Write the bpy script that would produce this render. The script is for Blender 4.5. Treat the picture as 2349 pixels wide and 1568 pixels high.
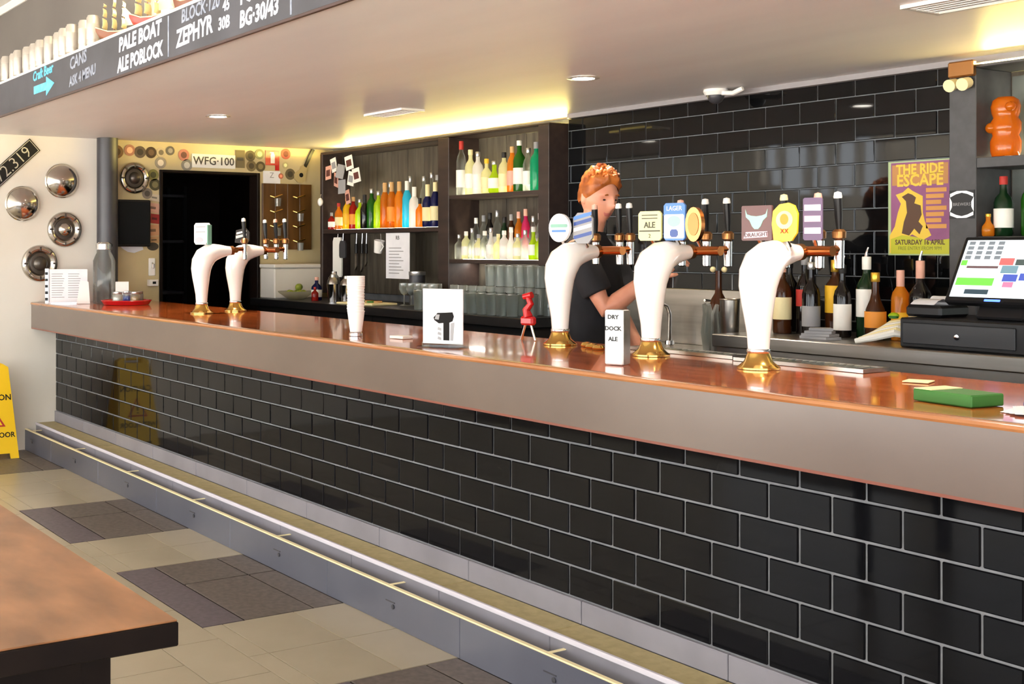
import bpy, bmesh, math, random
from mathutils import Vector, Matrix, Euler
R = math.radians
PI = math.pi
random.seed(7)

# ------------------------------------------------------------------ scene, camera, sky, exposure
for o in list(bpy.data.objects):
    bpy.data.objects.remove(o, do_unlink=True)
scene = bpy.context.scene
COL = scene.collection

# world axes: X along the bar (left wall at X = 0), Y into the bar (front tiles at Y = 0), Z up, metres
cam_data = bpy.data.cameras.new('camera')
cam = bpy.data.objects.new('camera', cam_data)
COL.objects.link(cam)
cam.location = (8.5, -2.703, 1.40)
cam.rotation_euler = (R(90), 0, math.atan2(0.8522, 0.5233))
cam_data.sensor_fit = 'HORIZONTAL'
cam_data.sensor_width = 36.0
cam_data.lens = 36.0 * 2809 / 2349
cam_data.shift_x = (2349 / 2 - 825) / 2349
cam_data.shift_y = (570 - 1568 / 2) / 2349
cam_data.clip_start = 0.05
scene.camera = cam

world = bpy.data.worlds.new('overcast_sky')
scene.world = world
world.use_nodes = True
bg = world.node_tree.nodes['Background']
bg.inputs['Color'].default_value = (0.90, 0.95, 1.0, 1)
bg.inputs['Strength'].default_value = 3.9

sun_data = bpy.data.lights.new('sun', 'SUN')
sun_data.energy = 52.0
sun_data.color = (1.0, 0.975, 0.95)
sun_data.angle = R(1.0)
sun = bpy.data.objects.new('sun', sun_data)
COL.objects.link(sun)
sun.rotation_euler = (R(37), 0, R(-10))      # high sun over the street: falls on the floor inside the shopfront windows

scene.view_settings.view_transform = 'Standard'
scene.view_settings.look = 'None'
scene.view_settings.gamma = 1.0
scene.view_settings.use_curve_mapping = False
scene.view_settings.exposure = 0.60

# ------------------------------------------------------------------ materials
MATS = {}
def _col(c):
    return (c[0], c[1], c[2], 1.0)
def srgb(r, g, b):
    f = lambda v: ((v/255+0.055)/1.055)**2.4 if v/255 > 0.04045 else v/255/12.92
    return (f(r), f(g), f(b))

def mat(name, color, rough=0.5, metal=0.0, spec=0.5, color2=None, scale=6.0, stretch=(1, 1, 1), detail=4.0,
        contrast=(0.35, 0.65), bump=0.0, bump_scale=None, coat=0.0, coat_rough=0.05, emit=None, emit_strength=0.0,
        rough2=None):
    if name in MATS:
        return MATS[name]
    m = bpy.data.materials.new(name)
    m.use_nodes = True
    nt = m.node_tree
    b = nt.nodes['Principled BSDF']
    b.inputs['Base Color'].default_value = _col(color)
    b.inputs['Roughness'].default_value = rough
    b.inputs['Metallic'].default_value = metal
    b.inputs['Specular IOR Level'].default_value = spec
    b.inputs['Coat Weight'].default_value = coat
    b.inputs['Coat Roughness'].default_value = coat_rough
    if emit:
        b.inputs['Emission Color'].default_value = _col(emit)
        b.inputs['Emission Strength'].default_value = emit_strength
    if color2 or bump or rough2 is not None:
        tc = nt.nodes.new('ShaderNodeTexCoord')
        mp = nt.nodes.new('ShaderNodeMapping')
        mp.inputs['Scale'].default_value = stretch
        nt.links.new(tc.outputs['Object'], mp.inputs['Vector'])
        ns = nt.nodes.new('ShaderNodeTexNoise')
        ns.inputs['Scale'].default_value = scale
        ns.inputs['Detail'].default_value = detail
        nt.links.new(mp.outputs['Vector'], ns.inputs['Vector'])
        if color2:
            cr = nt.nodes.new('ShaderNodeValToRGB')
            cr.color_ramp.elements[0].position = contrast[0]
            cr.color_ramp.elements[1].position = contrast[1]
            cr.color_ramp.elements[0].color = _col(color)
            cr.color_ramp.elements[1].color = _col(color2)
            nt.links.new(ns.outputs['Fac'], cr.inputs['Fac'])
            nt.links.new(cr.outputs['Color'], b.inputs['Base Color'])
        if rough2 is not None:
            mr = nt.nodes.new('ShaderNodeMapRange')
            mr.inputs['From Min'].default_value = 0.3
            mr.inputs['From Max'].default_value = 0.7
            mr.inputs['To Min'].default_value = rough
            mr.inputs['To Max'].default_value = rough2
            nt.links.new(ns.outputs['Fac'], mr.inputs['Value'])
            nt.links.new(mr.outputs['Result'], b.inputs['Roughness'])
        if bump:
            n2 = ns
            if bump_scale:
                n2 = nt.nodes.new('ShaderNodeTexNoise')
                n2.inputs['Scale'].default_value = bump_scale
                nt.links.new(mp.outputs['Vector'], n2.inputs['Vector'])
            bp = nt.nodes.new('ShaderNodeBump')
            bp.inputs['Strength'].default_value = bump
            bp.inputs['Distance'].default_value = 0.01
            nt.links.new(n2.outputs['Fac'], bp.inputs['Height'])
            nt.links.new(bp.outputs['Normal'], b.inputs['Normal'])
    MATS[name] = m
    return m

def liquid(name, color, trans=0.55):
    """coloured bottle glass: lets shelf light through and keeps a gloss"""
    if name in MATS:
        return MATS[name]
    m = bpy.data.materials.new(name)
    m.use_nodes = True
    nt = m.node_tree
    b = nt.nodes['Principled BSDF']
    b.inputs['Base Color'].default_value = _col(color)
    b.inputs['Roughness'].default_value = 0.08
    t = nt.nodes.new('ShaderNodeBsdfTranslucent')
    t.inputs['Color'].default_value = _col([min(1, c*1.3+0.02) for c in color])
    mx = nt.nodes.new('ShaderNodeMixShader')
    mx.inputs['Fac'].default_value = trans
    nt.links.new(b.outputs[0], mx.inputs[1])
    nt.links.new(t.outputs[0], mx.inputs[2])
    nt.links.new(mx.outputs[0], nt.nodes['Material Output'].inputs['Surface'])
    MATS[name] = m
    return m

def clear(name, color=(0.93, 0.96, 0.95), ior=1.45, gloss=0.05, frost=0.0):
    """thin clear glass: see-through with a Fresnel sheen"""
    if name in MATS:
        return MATS[name]
    m = bpy.data.materials.new(name)
    m.use_nodes = True
    nt = m.node_tree
    nt.nodes.remove(nt.nodes['Principled BSDF'])
    tr = nt.nodes.new('ShaderNodeBsdfTransparent')
    tr.inputs['Color'].default_value = _col(color)
    gl = nt.nodes.new('ShaderNodeBsdfGlossy')
    gl.inputs['Roughness'].default_value = gloss
    fr = nt.nodes.new('ShaderNodeFresnel')
    fr.inputs['IOR'].default_value = ior
    mx = nt.nodes.new('ShaderNodeMixShader')
    nt.links.new(fr.outputs[0], mx.inputs['Fac'])
    nt.links.new(tr.outputs[0], mx.inputs[1])
    nt.links.new(gl.outputs[0], mx.inputs[2])
    last = mx
    if frost:
        df = nt.nodes.new('ShaderNodeBsdfTranslucent')
        df.inputs['Color'].default_value = (0.9, 0.93, 0.92, 1)
        m2 = nt.nodes.new('ShaderNodeMixShader')
        m2.inputs['Fac'].default_value = frost
        nt.links.new(mx.outputs[0], m2.inputs[1])
        nt.links.new(df.outputs[0], m2.inputs[2])
        last = m2
    nt.links.new(last.outputs[0], nt.nodes['Material Output'].inputs['Surface'])
    MATS[name] = m
    return m

def emitter(name, color, strength):
    return mat(name, (0.02, 0.02, 0.02), rough=0.4, spec=0.2, emit=color, emit_strength=strength)

M_white_wall = mat('white_wall_paint', srgb(226, 221, 212), 0.6, color2=srgb(216, 208, 194), scale=1.2)
M_cream_wall = mat('cream_wall_paint', srgb(206, 190, 150), 0.55, color2=srgb(190, 172, 128), scale=2.0)
M_soffit = mat('soffit_paint', srgb(228, 224, 224), 0.45, color2=srgb(222, 217, 218), scale=2.0, stretch=(0.4, 2, 1))
M_upper = mat('upper_wall_paint', srgb(98, 92, 87), 0.7, color2=srgb(90, 84, 80), scale=1.5)
M_ceil = mat('main_ceiling_paint', srgb(215, 212, 206), 0.7)
M_black_tile = mat('black_glazed_tile', srgb(13, 13, 16), 0.05, spec=0.14, color2=srgb(10, 10, 11), scale=3.0, bump=0.008, bump_scale=9)
M_gloss_tile = mat('black_mirror_glaze_tile', srgb(12, 13, 15), 0.04, spec=0.34, color2=srgb(10, 10, 12), scale=3.0, bump=0.005, bump_scale=9)
M_grout = mat('grey_grout', srgb(122, 122, 125), 0.8, color2=srgb(108, 108, 111), scale=20)
M_grout_dark = mat('dark_grey_grout', srgb(112, 116, 120), 0.7, color2=srgb(92, 96, 100), scale=12)
M_plinth = mat('grey_lilac_tile', srgb(134, 131, 139), 0.3, color2=srgb(122, 119, 127), scale=4.0)
M_tread = mat('buff_tread_tile', srgb(178, 162, 116), 0.5, color2=srgb(164, 148, 104), scale=30)
M_floor_tile = mat('beige_floor_tile', srgb(168, 157, 136), 0.28, color2=srgb(156, 144, 122), scale=2.5)
M_floor_joint = mat('floor_joint', srgb(104, 95, 82), 0.9, spec=0.1)
M_slate = mat('dark_slate_tile', srgb(108, 98, 92), 0.45, color2=srgb(88, 79, 74), scale=40)
M_slate2 = mat('purple_slate_tile', srgb(96, 86, 92), 0.45, color2=srgb(80, 71, 76), scale=40)
M_slate_joint = mat('dark_joint', srgb(36, 31, 28), 0.9, spec=0.1)
M_steel_panel = mat('blue_grey_steel', srgb(112, 114, 127), 0.38, metal=0.5, color2=srgb(98, 100, 114), scale=1.5)
M_brass_lip = mat('pale_brass_lip', srgb(255, 238, 186), 0.3, metal=0.1)
M_bar_wood = mat('varnished_red_wood', srgb(214, 112, 52), 0.14, color2=srgb(178, 84, 36), scale=5.0, stretch=(0.5, 5, 5), coat=0.5, coat_rough=0.04)
M_fascia = mat('worn_brown_fascia', srgb(72, 50, 38), 0.36, color2=srgb(84, 64, 52), scale=1.4, stretch=(1, 1, 1.6), coat=1.0, coat_rough=0.26)
M_edge = mat('orange_edge_wood', srgb(176, 118, 72), 0.25, color2=srgb(158, 98, 56), scale=3, coat=0.6)
M_table = mat('worn_table_wood', srgb(168, 116, 78), 0.34, color2=srgb(112, 72, 42), scale=5.0, stretch=(1, 2.2, 1), contrast=(0.28, 0.72), detail=9)
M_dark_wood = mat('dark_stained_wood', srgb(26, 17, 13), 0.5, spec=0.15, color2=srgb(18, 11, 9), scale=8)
M_shelf_wood = mat('dark_brown_shelf', srgb(58, 44, 38), 0.45, color2=srgb(44, 32, 28), scale=6, stretch=(0.5, 3, 3))
M_plank = mat('weathered_plank', srgb(92, 84, 70), 0.6, color2=srgb(66, 59, 50), scale=6, stretch=(5, 5, 0.5))
M_black = mat('black_plastic', (0.008, 0.008, 0.009), 0.35, spec=0.3)
M_black_matt = mat('black_matt', (0.010, 0.009, 0.009), 0.7, spec=0.15)
M_dark_grey = mat('dark_grey_paint', srgb(62, 62, 68), 0.4, color2=srgb(55, 55, 60), scale=4)
M_post = mat('charcoal_post', srgb(70, 70, 72), 0.5, color2=srgb(60, 60, 62), scale=20)
M_white = mat('white_gloss', srgb(246, 243, 238), 0.18, coat=0.5)
M_white_matt = mat('white_matt', srgb(240, 238, 234), 0.6)
M_paper = mat('white_paper', srgb(236, 236, 240), 0.7, color2=srgb(226, 226, 232), scale=8)
M_brass = mat('polished_brass', srgb(226, 186, 104), 0.16, metal=1.0)
M_bronze = mat('brown_bronze', srgb(150, 104, 62), 0.3, metal=0.9)
M_copper = mat('copper', srgb(206, 128, 74), 0.22, metal=1.0)
M_chrome = mat('chrome', srgb(226, 226, 228), 0.10, metal=1.0)
M_hub = mat('hubcap_chrome', srgb(196, 190, 182), 0.14, metal=1.0)
M_hub_dark = mat('hubcap_dark', srgb(90, 84, 78), 0.3, metal=0.8)
M_steel = mat('brushed_steel', srgb(186, 182, 176), 0.3, metal=1.0, color2=srgb(164, 160, 152), scale=4, stretch=(0.3, 6, 6))
M_tin = mat('pale_tin', srgb(205, 198, 190), 0.34, metal=0.75)
M_red = mat('red_plastic', srgb(190, 24, 30), 0.25)
M_yellow_sign = mat('safety_yellow', srgb(246, 200, 20), 0.4)
M_chalkboard = mat('chalkboard', srgb(66, 66, 74), 0.55, color2=srgb(54, 54, 61), scale=4)
M_chalk = mat('white_chalk', srgb(226, 228, 238), 0.8, color2=srgb(180, 184, 200), scale=30)
M_chalk_grey = mat('grey_chalk', srgb(150, 156, 170), 0.8, color2=srgb(120, 126, 142), scale=30)
M_chalk_blue = mat('blue_chalk', srgb(106, 196, 228), 0.8, color2=srgb(84, 170, 208), scale=30)
M_glass = clear('clear_glass')
M_glass_frost = clear('bar_glass', ior=1.9, gloss=0.03, frost=0.30)
M_glass_bottle = clear('clear_bottle_glass', (0.90, 0.93, 0.90), frost=0.25)
M_skin = mat('skin', srgb(222, 160, 130), 0.45, color2=srgb(208, 140, 112), scale=9)
M_lip = mat('lip', srgb(186, 104, 94), 0.45)
M_eye = mat('eye_dark', (0.03, 0.02, 0.02), 0.25)
M_hair = mat('ginger_hair', srgb(196, 112, 44), 0.5, color2=srgb(140, 70, 22), scale=18, stretch=(1, 1, 0.4))
M_shirt = mat('black_cotton', srgb(26, 27, 32), 0.85, color2=srgb(20, 20, 24), scale=10)
M_led_warm = emitter('warm_led', (1.0, 0.72, 0.25), 1.5)
M_led_shelf = emitter('shelf_led', (1.0, 0.90, 0.62), 24.0)
M_led_under = emitter('under_shelf_led', (1.0, 0.93, 0.84), 26.0)
M_lamp_face = emitter('lamp_face', (1.0, 0.93, 0.82), 30.0)

# ------------------------------------------------------------------ mesh helpers
class MB:
    def __init__(s):
        s.v = []; s.f = []
    def add(s, vs, fs):
        b = len(s.v)
        s.v += [tuple(p) for p in vs]
        s.f += [tuple(i + b for i in f) for f in fs]
        return s
    def box(s, x0, x1, y0, y1, z0, z1):
        vs = [(x0, y0, z0), (x1, y0, z0), (x1, y1, z0), (x0, y1, z0), (x0, y0, z1), (x1, y0, z1), (x1, y1, z1), (x0, y1, z1)]
        return s.add(vs, [(3, 2, 1, 0), (4, 5, 6, 7), (0, 1, 5, 4), (1, 2, 6, 5), (2, 3, 7, 6), (3, 0, 4, 7)])
    def cbox(s, x0, x1, y0, y1, z0, z1, c=0.003):
        """box with chamfered edges"""
        X = (x0, x0+c, x1-c, x1); Y = (y0, y0+c, y1-c, y1); Z = (z0, z0+c, z1-c, z1)
        vs = []; idx = {}
        for i in (0, 1):
            for j in (0, 1):
                for k in (0, 1):
                    ax = X[3*i]; bx = X[1+i]; ay = Y[3*j]; by = Y[1+j]; az = Z[3*k]; bz = Z[1+k]
                    idx[i, j, k, 0] = len(vs); vs.append((ax, by, bz))
                    idx[i, j, k, 1] = len(vs); vs.append((bx, ay, bz))
                    idx[i, j, k, 2] = len(vs); vs.append((bx, by, az))
        fs = []
        def q(l): fs.append(tuple(idx[t] for t in l))
        for i in (0, 1):
            o = [(i, 0, 0, 0), (i, 1, 0, 0), (i, 1, 1, 0), (i, 0, 1, 0)]
            q(o if i else o[::-1])
            o = [(0, i, 0, 1), (0, i, 1, 1), (1, i, 1, 1), (1, i, 0, 1)]
            q(o if i else o[::-1])
            o = [(0, 0, i, 2), (1, 0, i, 2), (1, 1, i, 2), (0, 1, i, 2)]
            q(o if i else o[::-1])
        for i in (0, 1):
            for j in (0, 1):
                o = [(i, j, 0, 0), (i, j, 1, 0), (i, j, 1, 1), (i, j, 0, 1)]
                q(o if (i ^ j) else o[::-1])
                o = [(i, 0, j, 0), (i, 1, j, 0), (i, 1, j, 2), (i, 0, j, 2)]
                q(o[::-1] if (i ^ j) else o)
                o = [(0, i, j, 1), (1, i, j, 1), (1, i, j, 2), (0, i, j, 2)]
                q(o if (i ^ j) else o[::-1])
        for i in (0, 1):
            for j in (0, 1):
                for k in (0, 1):
                    o = [(i, j, k, 0), (i, j, k, 1), (i, j, k, 2)]
                    q(o if (i + j + k) % 2 else o[::-1])
        return s.add(vs, fs)
    def lathe(s, prof, n=16, c=(0, 0, 0), axis='Z', phase=0.0):
        """prof = (radius, height) list from bottom to top"""
        vs = []; fs = []; rings = []
        for r, h in prof:
            if r < 1e-6:
                rings.append([len(vs)]); vs.append((0, 0, h))
            else:
                rings.append(list(range(len(vs), len(vs)+n)))
                for i in range(n):
                    a = 2*PI*i/n + phase
                    vs.append((r*math.cos(a), r*math.sin(a), h))
        for a, b in zip(rings, rings[1:]):
            for i in range(n):
                j = (i+1) % n
                if len(a) == 1 and len(b) == 1: break
                if len(a) == 1: fs.append((a[0], b[j], b[i]))
                elif len(b) == 1: fs.append((a[i], a[j], b[0]))
                else: fs.append((a[i], a[j], b[j], b[i]))
        if len(rings[0]) > 1: fs.append(tuple(rings[0][::-1]))
        if len(rings[-1]) > 1: fs.append(tuple(rings[-1]))
        def t(p):
            if axis == 'X': p = (p[2], p[0], p[1])
            elif axis == 'Y': p = (p[1], p[2], p[0])
            return (p[0]+c[0], p[1]+c[1], p[2]+c[2])
        return s.add([t(p) for p in vs], fs)
    def cyl(s, c, r, h, n=16, axis='Z'):
        return s.lathe([(r, 0), (r, h)], n, c, axis)
    def tube(s, pts, rad, n=10, caps=True, flat=None):
        pts = [Vector(p) for p in pts]
        if not isinstance(rad, (list, tuple)): rad = [rad]*len(pts)
        vs = []; fs = []
        t0 = (pts[1]-pts[0]).normalized()
        up = Vector((1, 0, 0)) if abs(t0.x) < 0.9 else Vector((0, 0, 1))
        nrm = (up - t0*up.dot(t0)).normalized()
        for i, p in enumerate(pts):
            if i == 0: t = t0
            elif i == len(pts)-1: t = (pts[i]-pts[i-1]).normalized()
            else: t = ((pts[i+1]-pts[i]).normalized()+(pts[i]-pts[i-1]).normalized()).normalized()
            nrm = (nrm - t*nrm.dot(t)).normalized()
            bn = t.cross(nrm)
            for k in range(n):
                a = 2*PI*k/n
                w = 1.0 if flat is None else flat
                vs.append(p + (nrm*math.cos(a)*w + bn*math.sin(a))*rad[i])
        for i in range(len(pts)-1):
            for k in range(n):
                j = (k+1) % n
                fs.append((i*n+k, i*n+j, (i+1)*n+j, (i+1)*n+k))
        if caps:
            fs.append(tuple(range(n))[::-1])
            fs.append(tuple(range((len(pts)-1)*n, len(pts)*n)))
        return s.add(vs, fs)
    def prism(s, poly, a, b, axis='Z'):
        """extrude a 2-D outline between a and b; axis X: outline is (y,z); Y: (x,z); Z: (x,y)"""
        n = len(poly)
        def P(u, w, t):
            return (t, u, w) if axis == 'X' else (u, t, w) if axis == 'Y' else (u, w, t)
        vs = [P(u, w, a) for u, w in poly] + [P(u, w, b) for u, w in poly]
        fs = [tuple(range(n))[::-1], tuple(range(n, 2*n))] + [(i, (i+1) % n, n+(i+1) % n, n+i) for i in range(n)]
        return s.add(vs, fs)
    def sphere(s, c, r, n=14, m=8, sc=(1, 1, 1)):
        prof = [(r*math.sin(PI*i/m), -r*math.cos(PI*i/m)) for i in range(m+1)]
        prof[0] = (0, -r); prof[-1] = (0, r)
        t = MB().lathe(prof, n)
        return s.add([(p[0]*sc[0]+c[0], p[1]*sc[1]+c[1], p[2]*sc[2]+c[2]) for p in t.v], t.f)
    def mesh(s, name, m=None, smooth=35):
        me = bpy.data.meshes.new(name)
        me.from_pydata(s.v, [], s.f)
        bm = bmesh.new(); bm.from_mesh(me)
        bmesh.ops.recalc_face_normals(bm, faces=bm.faces)
        bm.to_mesh(me); bm.free()
        if smooth:
            me.polygons.foreach_set('use_smooth', [True]*len(me.polygons))
            me.set_sharp_from_angle(angle=R(smooth))
        if m: me.materials.append(m)
        return me
    def build(s, name, m, parent=None, loc=(0, 0, 0), rot=(0, 0, 0), smooth=35):
        return link(name, s.mesh(name, m, smooth), parent, loc, rot)

def link(name, data, parent=None, loc=(0, 0, 0), rot=(0, 0, 0)):
    o = bpy.data.objects.new(name, data)
    COL.objects.link(o)
    o.location = loc
    o.rotation_euler = rot
    if parent: o.parent = parent
    return o
def tag(o, label=None, cat=None, group=None, kind=None):
    if label: o['label'] = label
    if cat: o['category'] = cat
    if group: o['group'] = group
    if kind: o['kind'] = kind
    return o
def thing(name, label, cat, loc=(0, 0, 0), rz=0.0, group=None, rot=None):
    o = link(name, None, None, loc, rot if rot else (0, 0, rz))
    o.empty_display_size = 0.05
    return tag(o, label, cat, group)
def text(name, s, size, m, parent, loc, rot=(0, 0, 0), extrude=0.0008, align='CENTER', shear=0.0, sx=1.0, bold=0.0):
    c = bpy.data.curves.new(name, 'FONT')
    c.body = s; c.size = size; c.extrude = extrude; c.align_x = align; c.align_y = 'CENTER'; c.shear = shear
    c.offset = bold
    c.resolution_u = 2
    t = bpy.data.objects.new('tmp', c); COL.objects.link(t)
    dg = bpy.context.evaluated_depsgraph_get()
    me = bpy.data.meshes.new_from_object(t.evaluated_get(dg))
    bpy.data.objects.remove(t, do_unlink=True)
    me.materials.clear(); me.materials.append(m)
    o = link(name, me, parent, loc, rot)
    o.scale = (sx, 1, 1)
    return o
FACE_FRONT = (R(90), 0, 0)          # lettering that faces -Y
FACE_RIGHT = (R(90), 0, R(90))      # lettering that faces +X
ORD = ['first', 'second', 'third', 'fourth', 'fifth', 'sixth', 'seventh', 'eighth', 'ninth', 'tenth', 'eleventh', 'twelfth',
       'thirteenth', 'fourteenth', 'fifteenth', 'sixteenth', 'seventeenth', 'eighteenth', 'nineteenth', 'twentieth']
def struct(o, label=None):
    o['kind'] = 'structure'
    if label: o['label'] = label
    return o

# ------------------------------------------------------------------ the shell
SOFFIT = 2.19
BACK = 2.147

# floor: sub-base with light tiles and dark inlaid slates
floor = struct(MB().box(-2.5, 12.0, -6.6, 2.4, -0.10, -0.008).build('floor', M_floor_joint, smooth=0))
inlays = [(0.0, 0.865, 0.33), (1.965, 2.825, 0.33), (3.435, 4.34, 0.33), (5.10, 5.98, 0.33)]
tile_cache = {}
def floor_tile(x0, x1, y0, y1, m, top=0.0):
    g = 0.0018
    w, d = round(x1-x0, 3), round(y1-y0, 3)
    key = (w, d, m.name)
    if key not in tile_cache:
        tile_cache[key] = MB().cbox(g, w-g, g, d-g, -0.008, 0.0, 0.0004).mesh('floor_tile', m, 0)
    link('tile', tile_cache[key], floor, (x0, y0, top))
YJ = [-0.218, -0.45, -0.75, -0.83]
bands = [(0.865, 1.965, 3), (2.825, 3.435, 2), (4.34, 5.10, 2), (5.98, 7.18, 3)]
for a, b, n in bands:
    w = (b-a)/n
    for i in range(n):
        for y1, y0 in zip(YJ, YJ[1:]):
            floor_tile(a+i*w, a+(i+1)*w, y0, y1, M_floor_tile)
yy = -0.83
rows = [-0.83, -1.05]
while rows[-1] > -3.2: rows.append(rows[-1]-0.30)
for r_, (y1, y0) in enumerate(zip(rows, rows[1:])):
    x = 0.03 + (0.2 if r_ % 2 else 0.0)
    if x > 0.1: floor_tile(0.0, x, y0, y1, M_floor_tile)
    while x < 7.2:
        floor_tile(x, x+0.405, y0, y1, M_floor_tile); x += 0.405
for a, b, s_ in inlays:
    cut = a + s_
    MB().box(a, b, -0.83, -0.218, -0.0075, -0.0035).build('inlay_bed', M_slate_joint, floor, smooth=0)
    def st(x0, x1, y0, y1, m):
        link('slate_tile', MB().cbox(x0+0.005, x1-0.005, y0+0.005, y1-0.005, -0.006, 0.0004, 0.0005).mesh('slate_tile', m, 0), floor)
    st(a, b, -0.83, -0.655, M_slate2)
    for x0, x1 in ((a, cut), (cut, b)):
        st(x0, x1, -0.655, -0.355, M_slate)
        st(x0, x1, -0.355, -0.222, M_slate)

# left wall with the doorway (Y 0.79 to 1.59, up to 1.975) and a street window further forward
wl = MB()
wl.box(-0.12, 0, -3.0, 0.30, -0.1, 3.1)
wl.box(-0.12, 0, -6.6, -5.0, -0.1, 3.1)
wl.box(-0.12, 0, -5.0, -3.0, -0.1, 2.02)
wl.box(-0.12, 0, -5.0, -3.0, 2.72, 3.1)
for y_ in (-4.66, -4.25, -3.95, -3.5, -3.2):
    wl.box(-0.10, -0.03, y_, y_+0.09, 2.02, 2.72)
wall_left = struct(wl.build('wall_left', M_white_wall, smooth=0))
wd = MB()
wd.box(-0.12, 0, 0.30, 0.79, -0.1, 2.3)
wd.box(-0.12, 0, 1.59, 2.4, -0.1, 2.3)
wd.box(-0.12, 0, 0.79, 1.59, 1.975, 2.3)
struct(wd.build('wall_door_side', M_cream_wall, smooth=0))
d1 = struct(link('door_1', None))
fr = MB()
fr.cbox(-0.13, 0.012, 0.775, 0.80, 0, 1.985, 0.003).cbox(-0.13, 0.012, 1.58, 1.605, 0, 1.985, 0.003).cbox(-0.13, 0.012, 0.80, 1.58, 1.965, 1.985, 0.003)
fr.build('door_frame', M_dark_wood, d1)
# the dark room past the doorway
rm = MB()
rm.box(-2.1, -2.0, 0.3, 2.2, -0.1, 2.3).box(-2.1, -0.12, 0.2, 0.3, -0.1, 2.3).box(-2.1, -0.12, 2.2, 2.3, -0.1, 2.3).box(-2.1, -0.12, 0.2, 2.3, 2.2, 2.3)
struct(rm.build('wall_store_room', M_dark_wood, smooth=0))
t = thing('storage_rack', 'dark shelf rack in the unlit room behind the doorway', 'shelf rack', (-1.9, 0.9, 0))
for z in (0.5, 1.0, 1.45, 1.85):
    MB().cbox(0, 0.4, 0, 0.75, z, z+0.025, 0.003).build('shelf', M_dark_grey, t)
for x in (0.0, 0.37):
    for y in (0.0, 0.72):
        MB().box(x, x+0.03, y, y+0.03, 0, 1.95).build('upright', M_black, t, smooth=0)
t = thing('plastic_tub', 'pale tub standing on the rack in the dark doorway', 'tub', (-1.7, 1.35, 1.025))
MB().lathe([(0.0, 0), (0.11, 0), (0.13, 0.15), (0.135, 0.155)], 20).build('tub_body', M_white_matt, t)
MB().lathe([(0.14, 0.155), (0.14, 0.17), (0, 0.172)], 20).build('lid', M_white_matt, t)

# round dark post on the left wall
col = struct(MB().cyl((0.085, 0.345, 1.02), 0.075, SOFFIT-1.02, 28).build('column', M_dark_grey))

# rear and right walls with wide shopfront windows (behind the photographer)
wr = MB()
wr.box(-0.12, 12, -6.7, -6.6, -0.1, 0.12).box(-0.12, 12, -6.7, -6.6, 2.75, 3.1)
for x in (-0.12, 2.2, 4.6, 7.0, 9.4, 11.7):
    wr.box(x, x+0.22, -6.7, -6.6, 0.12, 2.75)
struct(wr.build('wall_rear', M_white_wall, smooth=0))
ww = MB()
ww.box(12, 12.1, -6.7, 2.4, -0.1, 0.7).box(12, 12.1, -6.7, 2.4, 2.75, 3.1)
for y in (-6.7, -4.4, -2.2, 0.0):
    ww.box(12, 12.1, y, y+0.2, 0.7, 2.75)
ww.box(12, 12.1, 0.0, 2.4, -0.1, 3.1)
struct(ww.build('wall_right', M_white_wall, smooth=0))
struct(MB().box(-40, 50, -50, -6.7, -0.3, -0.12).build('street_ground', mat('street_paving', srgb(196, 192, 184), 0.9), smooth=0))

# lowered ceiling over the bar, wall above it, main ceiling
ceiling = struct(MB().box(-0.12, 12, -0.70, 2.4, SOFFIT, 2.375).build('ceiling', M_soffit, smooth=0))
struct(MB().box(-0.12, 12, -0.42, -0.38, 2.375, 3.02).build('wall_upper', M_upper, smooth=0))
struct(MB().box(-0.12, 12.1, -6.7, -0.38, 3.02, 3.12).build('ceiling_main', M_ceil, smooth=0))
cn = MB().prism([(-0.42, 3.02), (-0.42, 2.985), (-0.43, 2.985), (-0.455, 3.01), (-0.455, 3.02)], -0.12, 12, 'X')
struct(cn.build('trim_1', M_ceil, smooth=0))
struct(MB().box(3.0, 12, 2.105, 2.146, 2.165, SOFFIT).build('trim_2', mat('grey_trim', srgb(150, 146, 148), 0.4), smooth=0))

# back wall: grout bed with black tiles
wall_back = struct(MB().box(2.966, 5.477, BACK, 2.4, -0.1, 2.3).box(-0.12, 2.966, BACK+0.12, 2.4, -0.1, 2.3).box(5.477, 12, BACK+0.12, 2.4, -0.1, 2.3).build('wall_back', M_grout_dark, smooth=0))
TW, TH = 0.203, 0.1025
def tile_field(parent, x0, x1, zs, phase_even, yface, m, gap=0.005, depth=0.006):
    full = MB().cbox(gap/2, TW-gap/2, -depth, 0.002, gap/2, TH-gap/2, 0.0025).mesh('tile', m, 0)
    for k, (za, zb) in enumerate(zs):
        ph = phase_even + (TW/2 if k % 2 else 0)
        n0 = math.floor((x0-ph)/TW)
        x = ph + n0*TW
        while x < x1 - 1e-4:
            a, b = max(x, x0), min(x+TW, x1)
            if b-a > 0.012:
                if b-a > TW-1e-4 and abs((zb-za)-TH) < 1e-3:
                    link('tile', full, parent, (x, yface, za), (R(random.uniform(-.25, .25)), 0, R(random.uniform(-.18, .18))))
                else:
                    MB().cbox(a+gap/2, b-gap/2, yface-depth, yface+0.002, za+gap/2, zb-gap/2, 0.0025).build('tile', m, parent, smooth=0)
            x += TW
zs = []
z = 1.889
while z > 1.0: z -= TH
while z < SOFFIT-0.03:
    zs.append((max(z, 1.0), min(z+TH, 2.168))); z += TH
k0 = [i for i, q in enumerate(zs) if abs(q[0]-1.889) < 0.002][0]
tile_field(wall_back, 2.97, 5.475, zs, 4.112 - (TW/2 if k0 % 2 else 0), BACK, M_gloss_tile)

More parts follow.
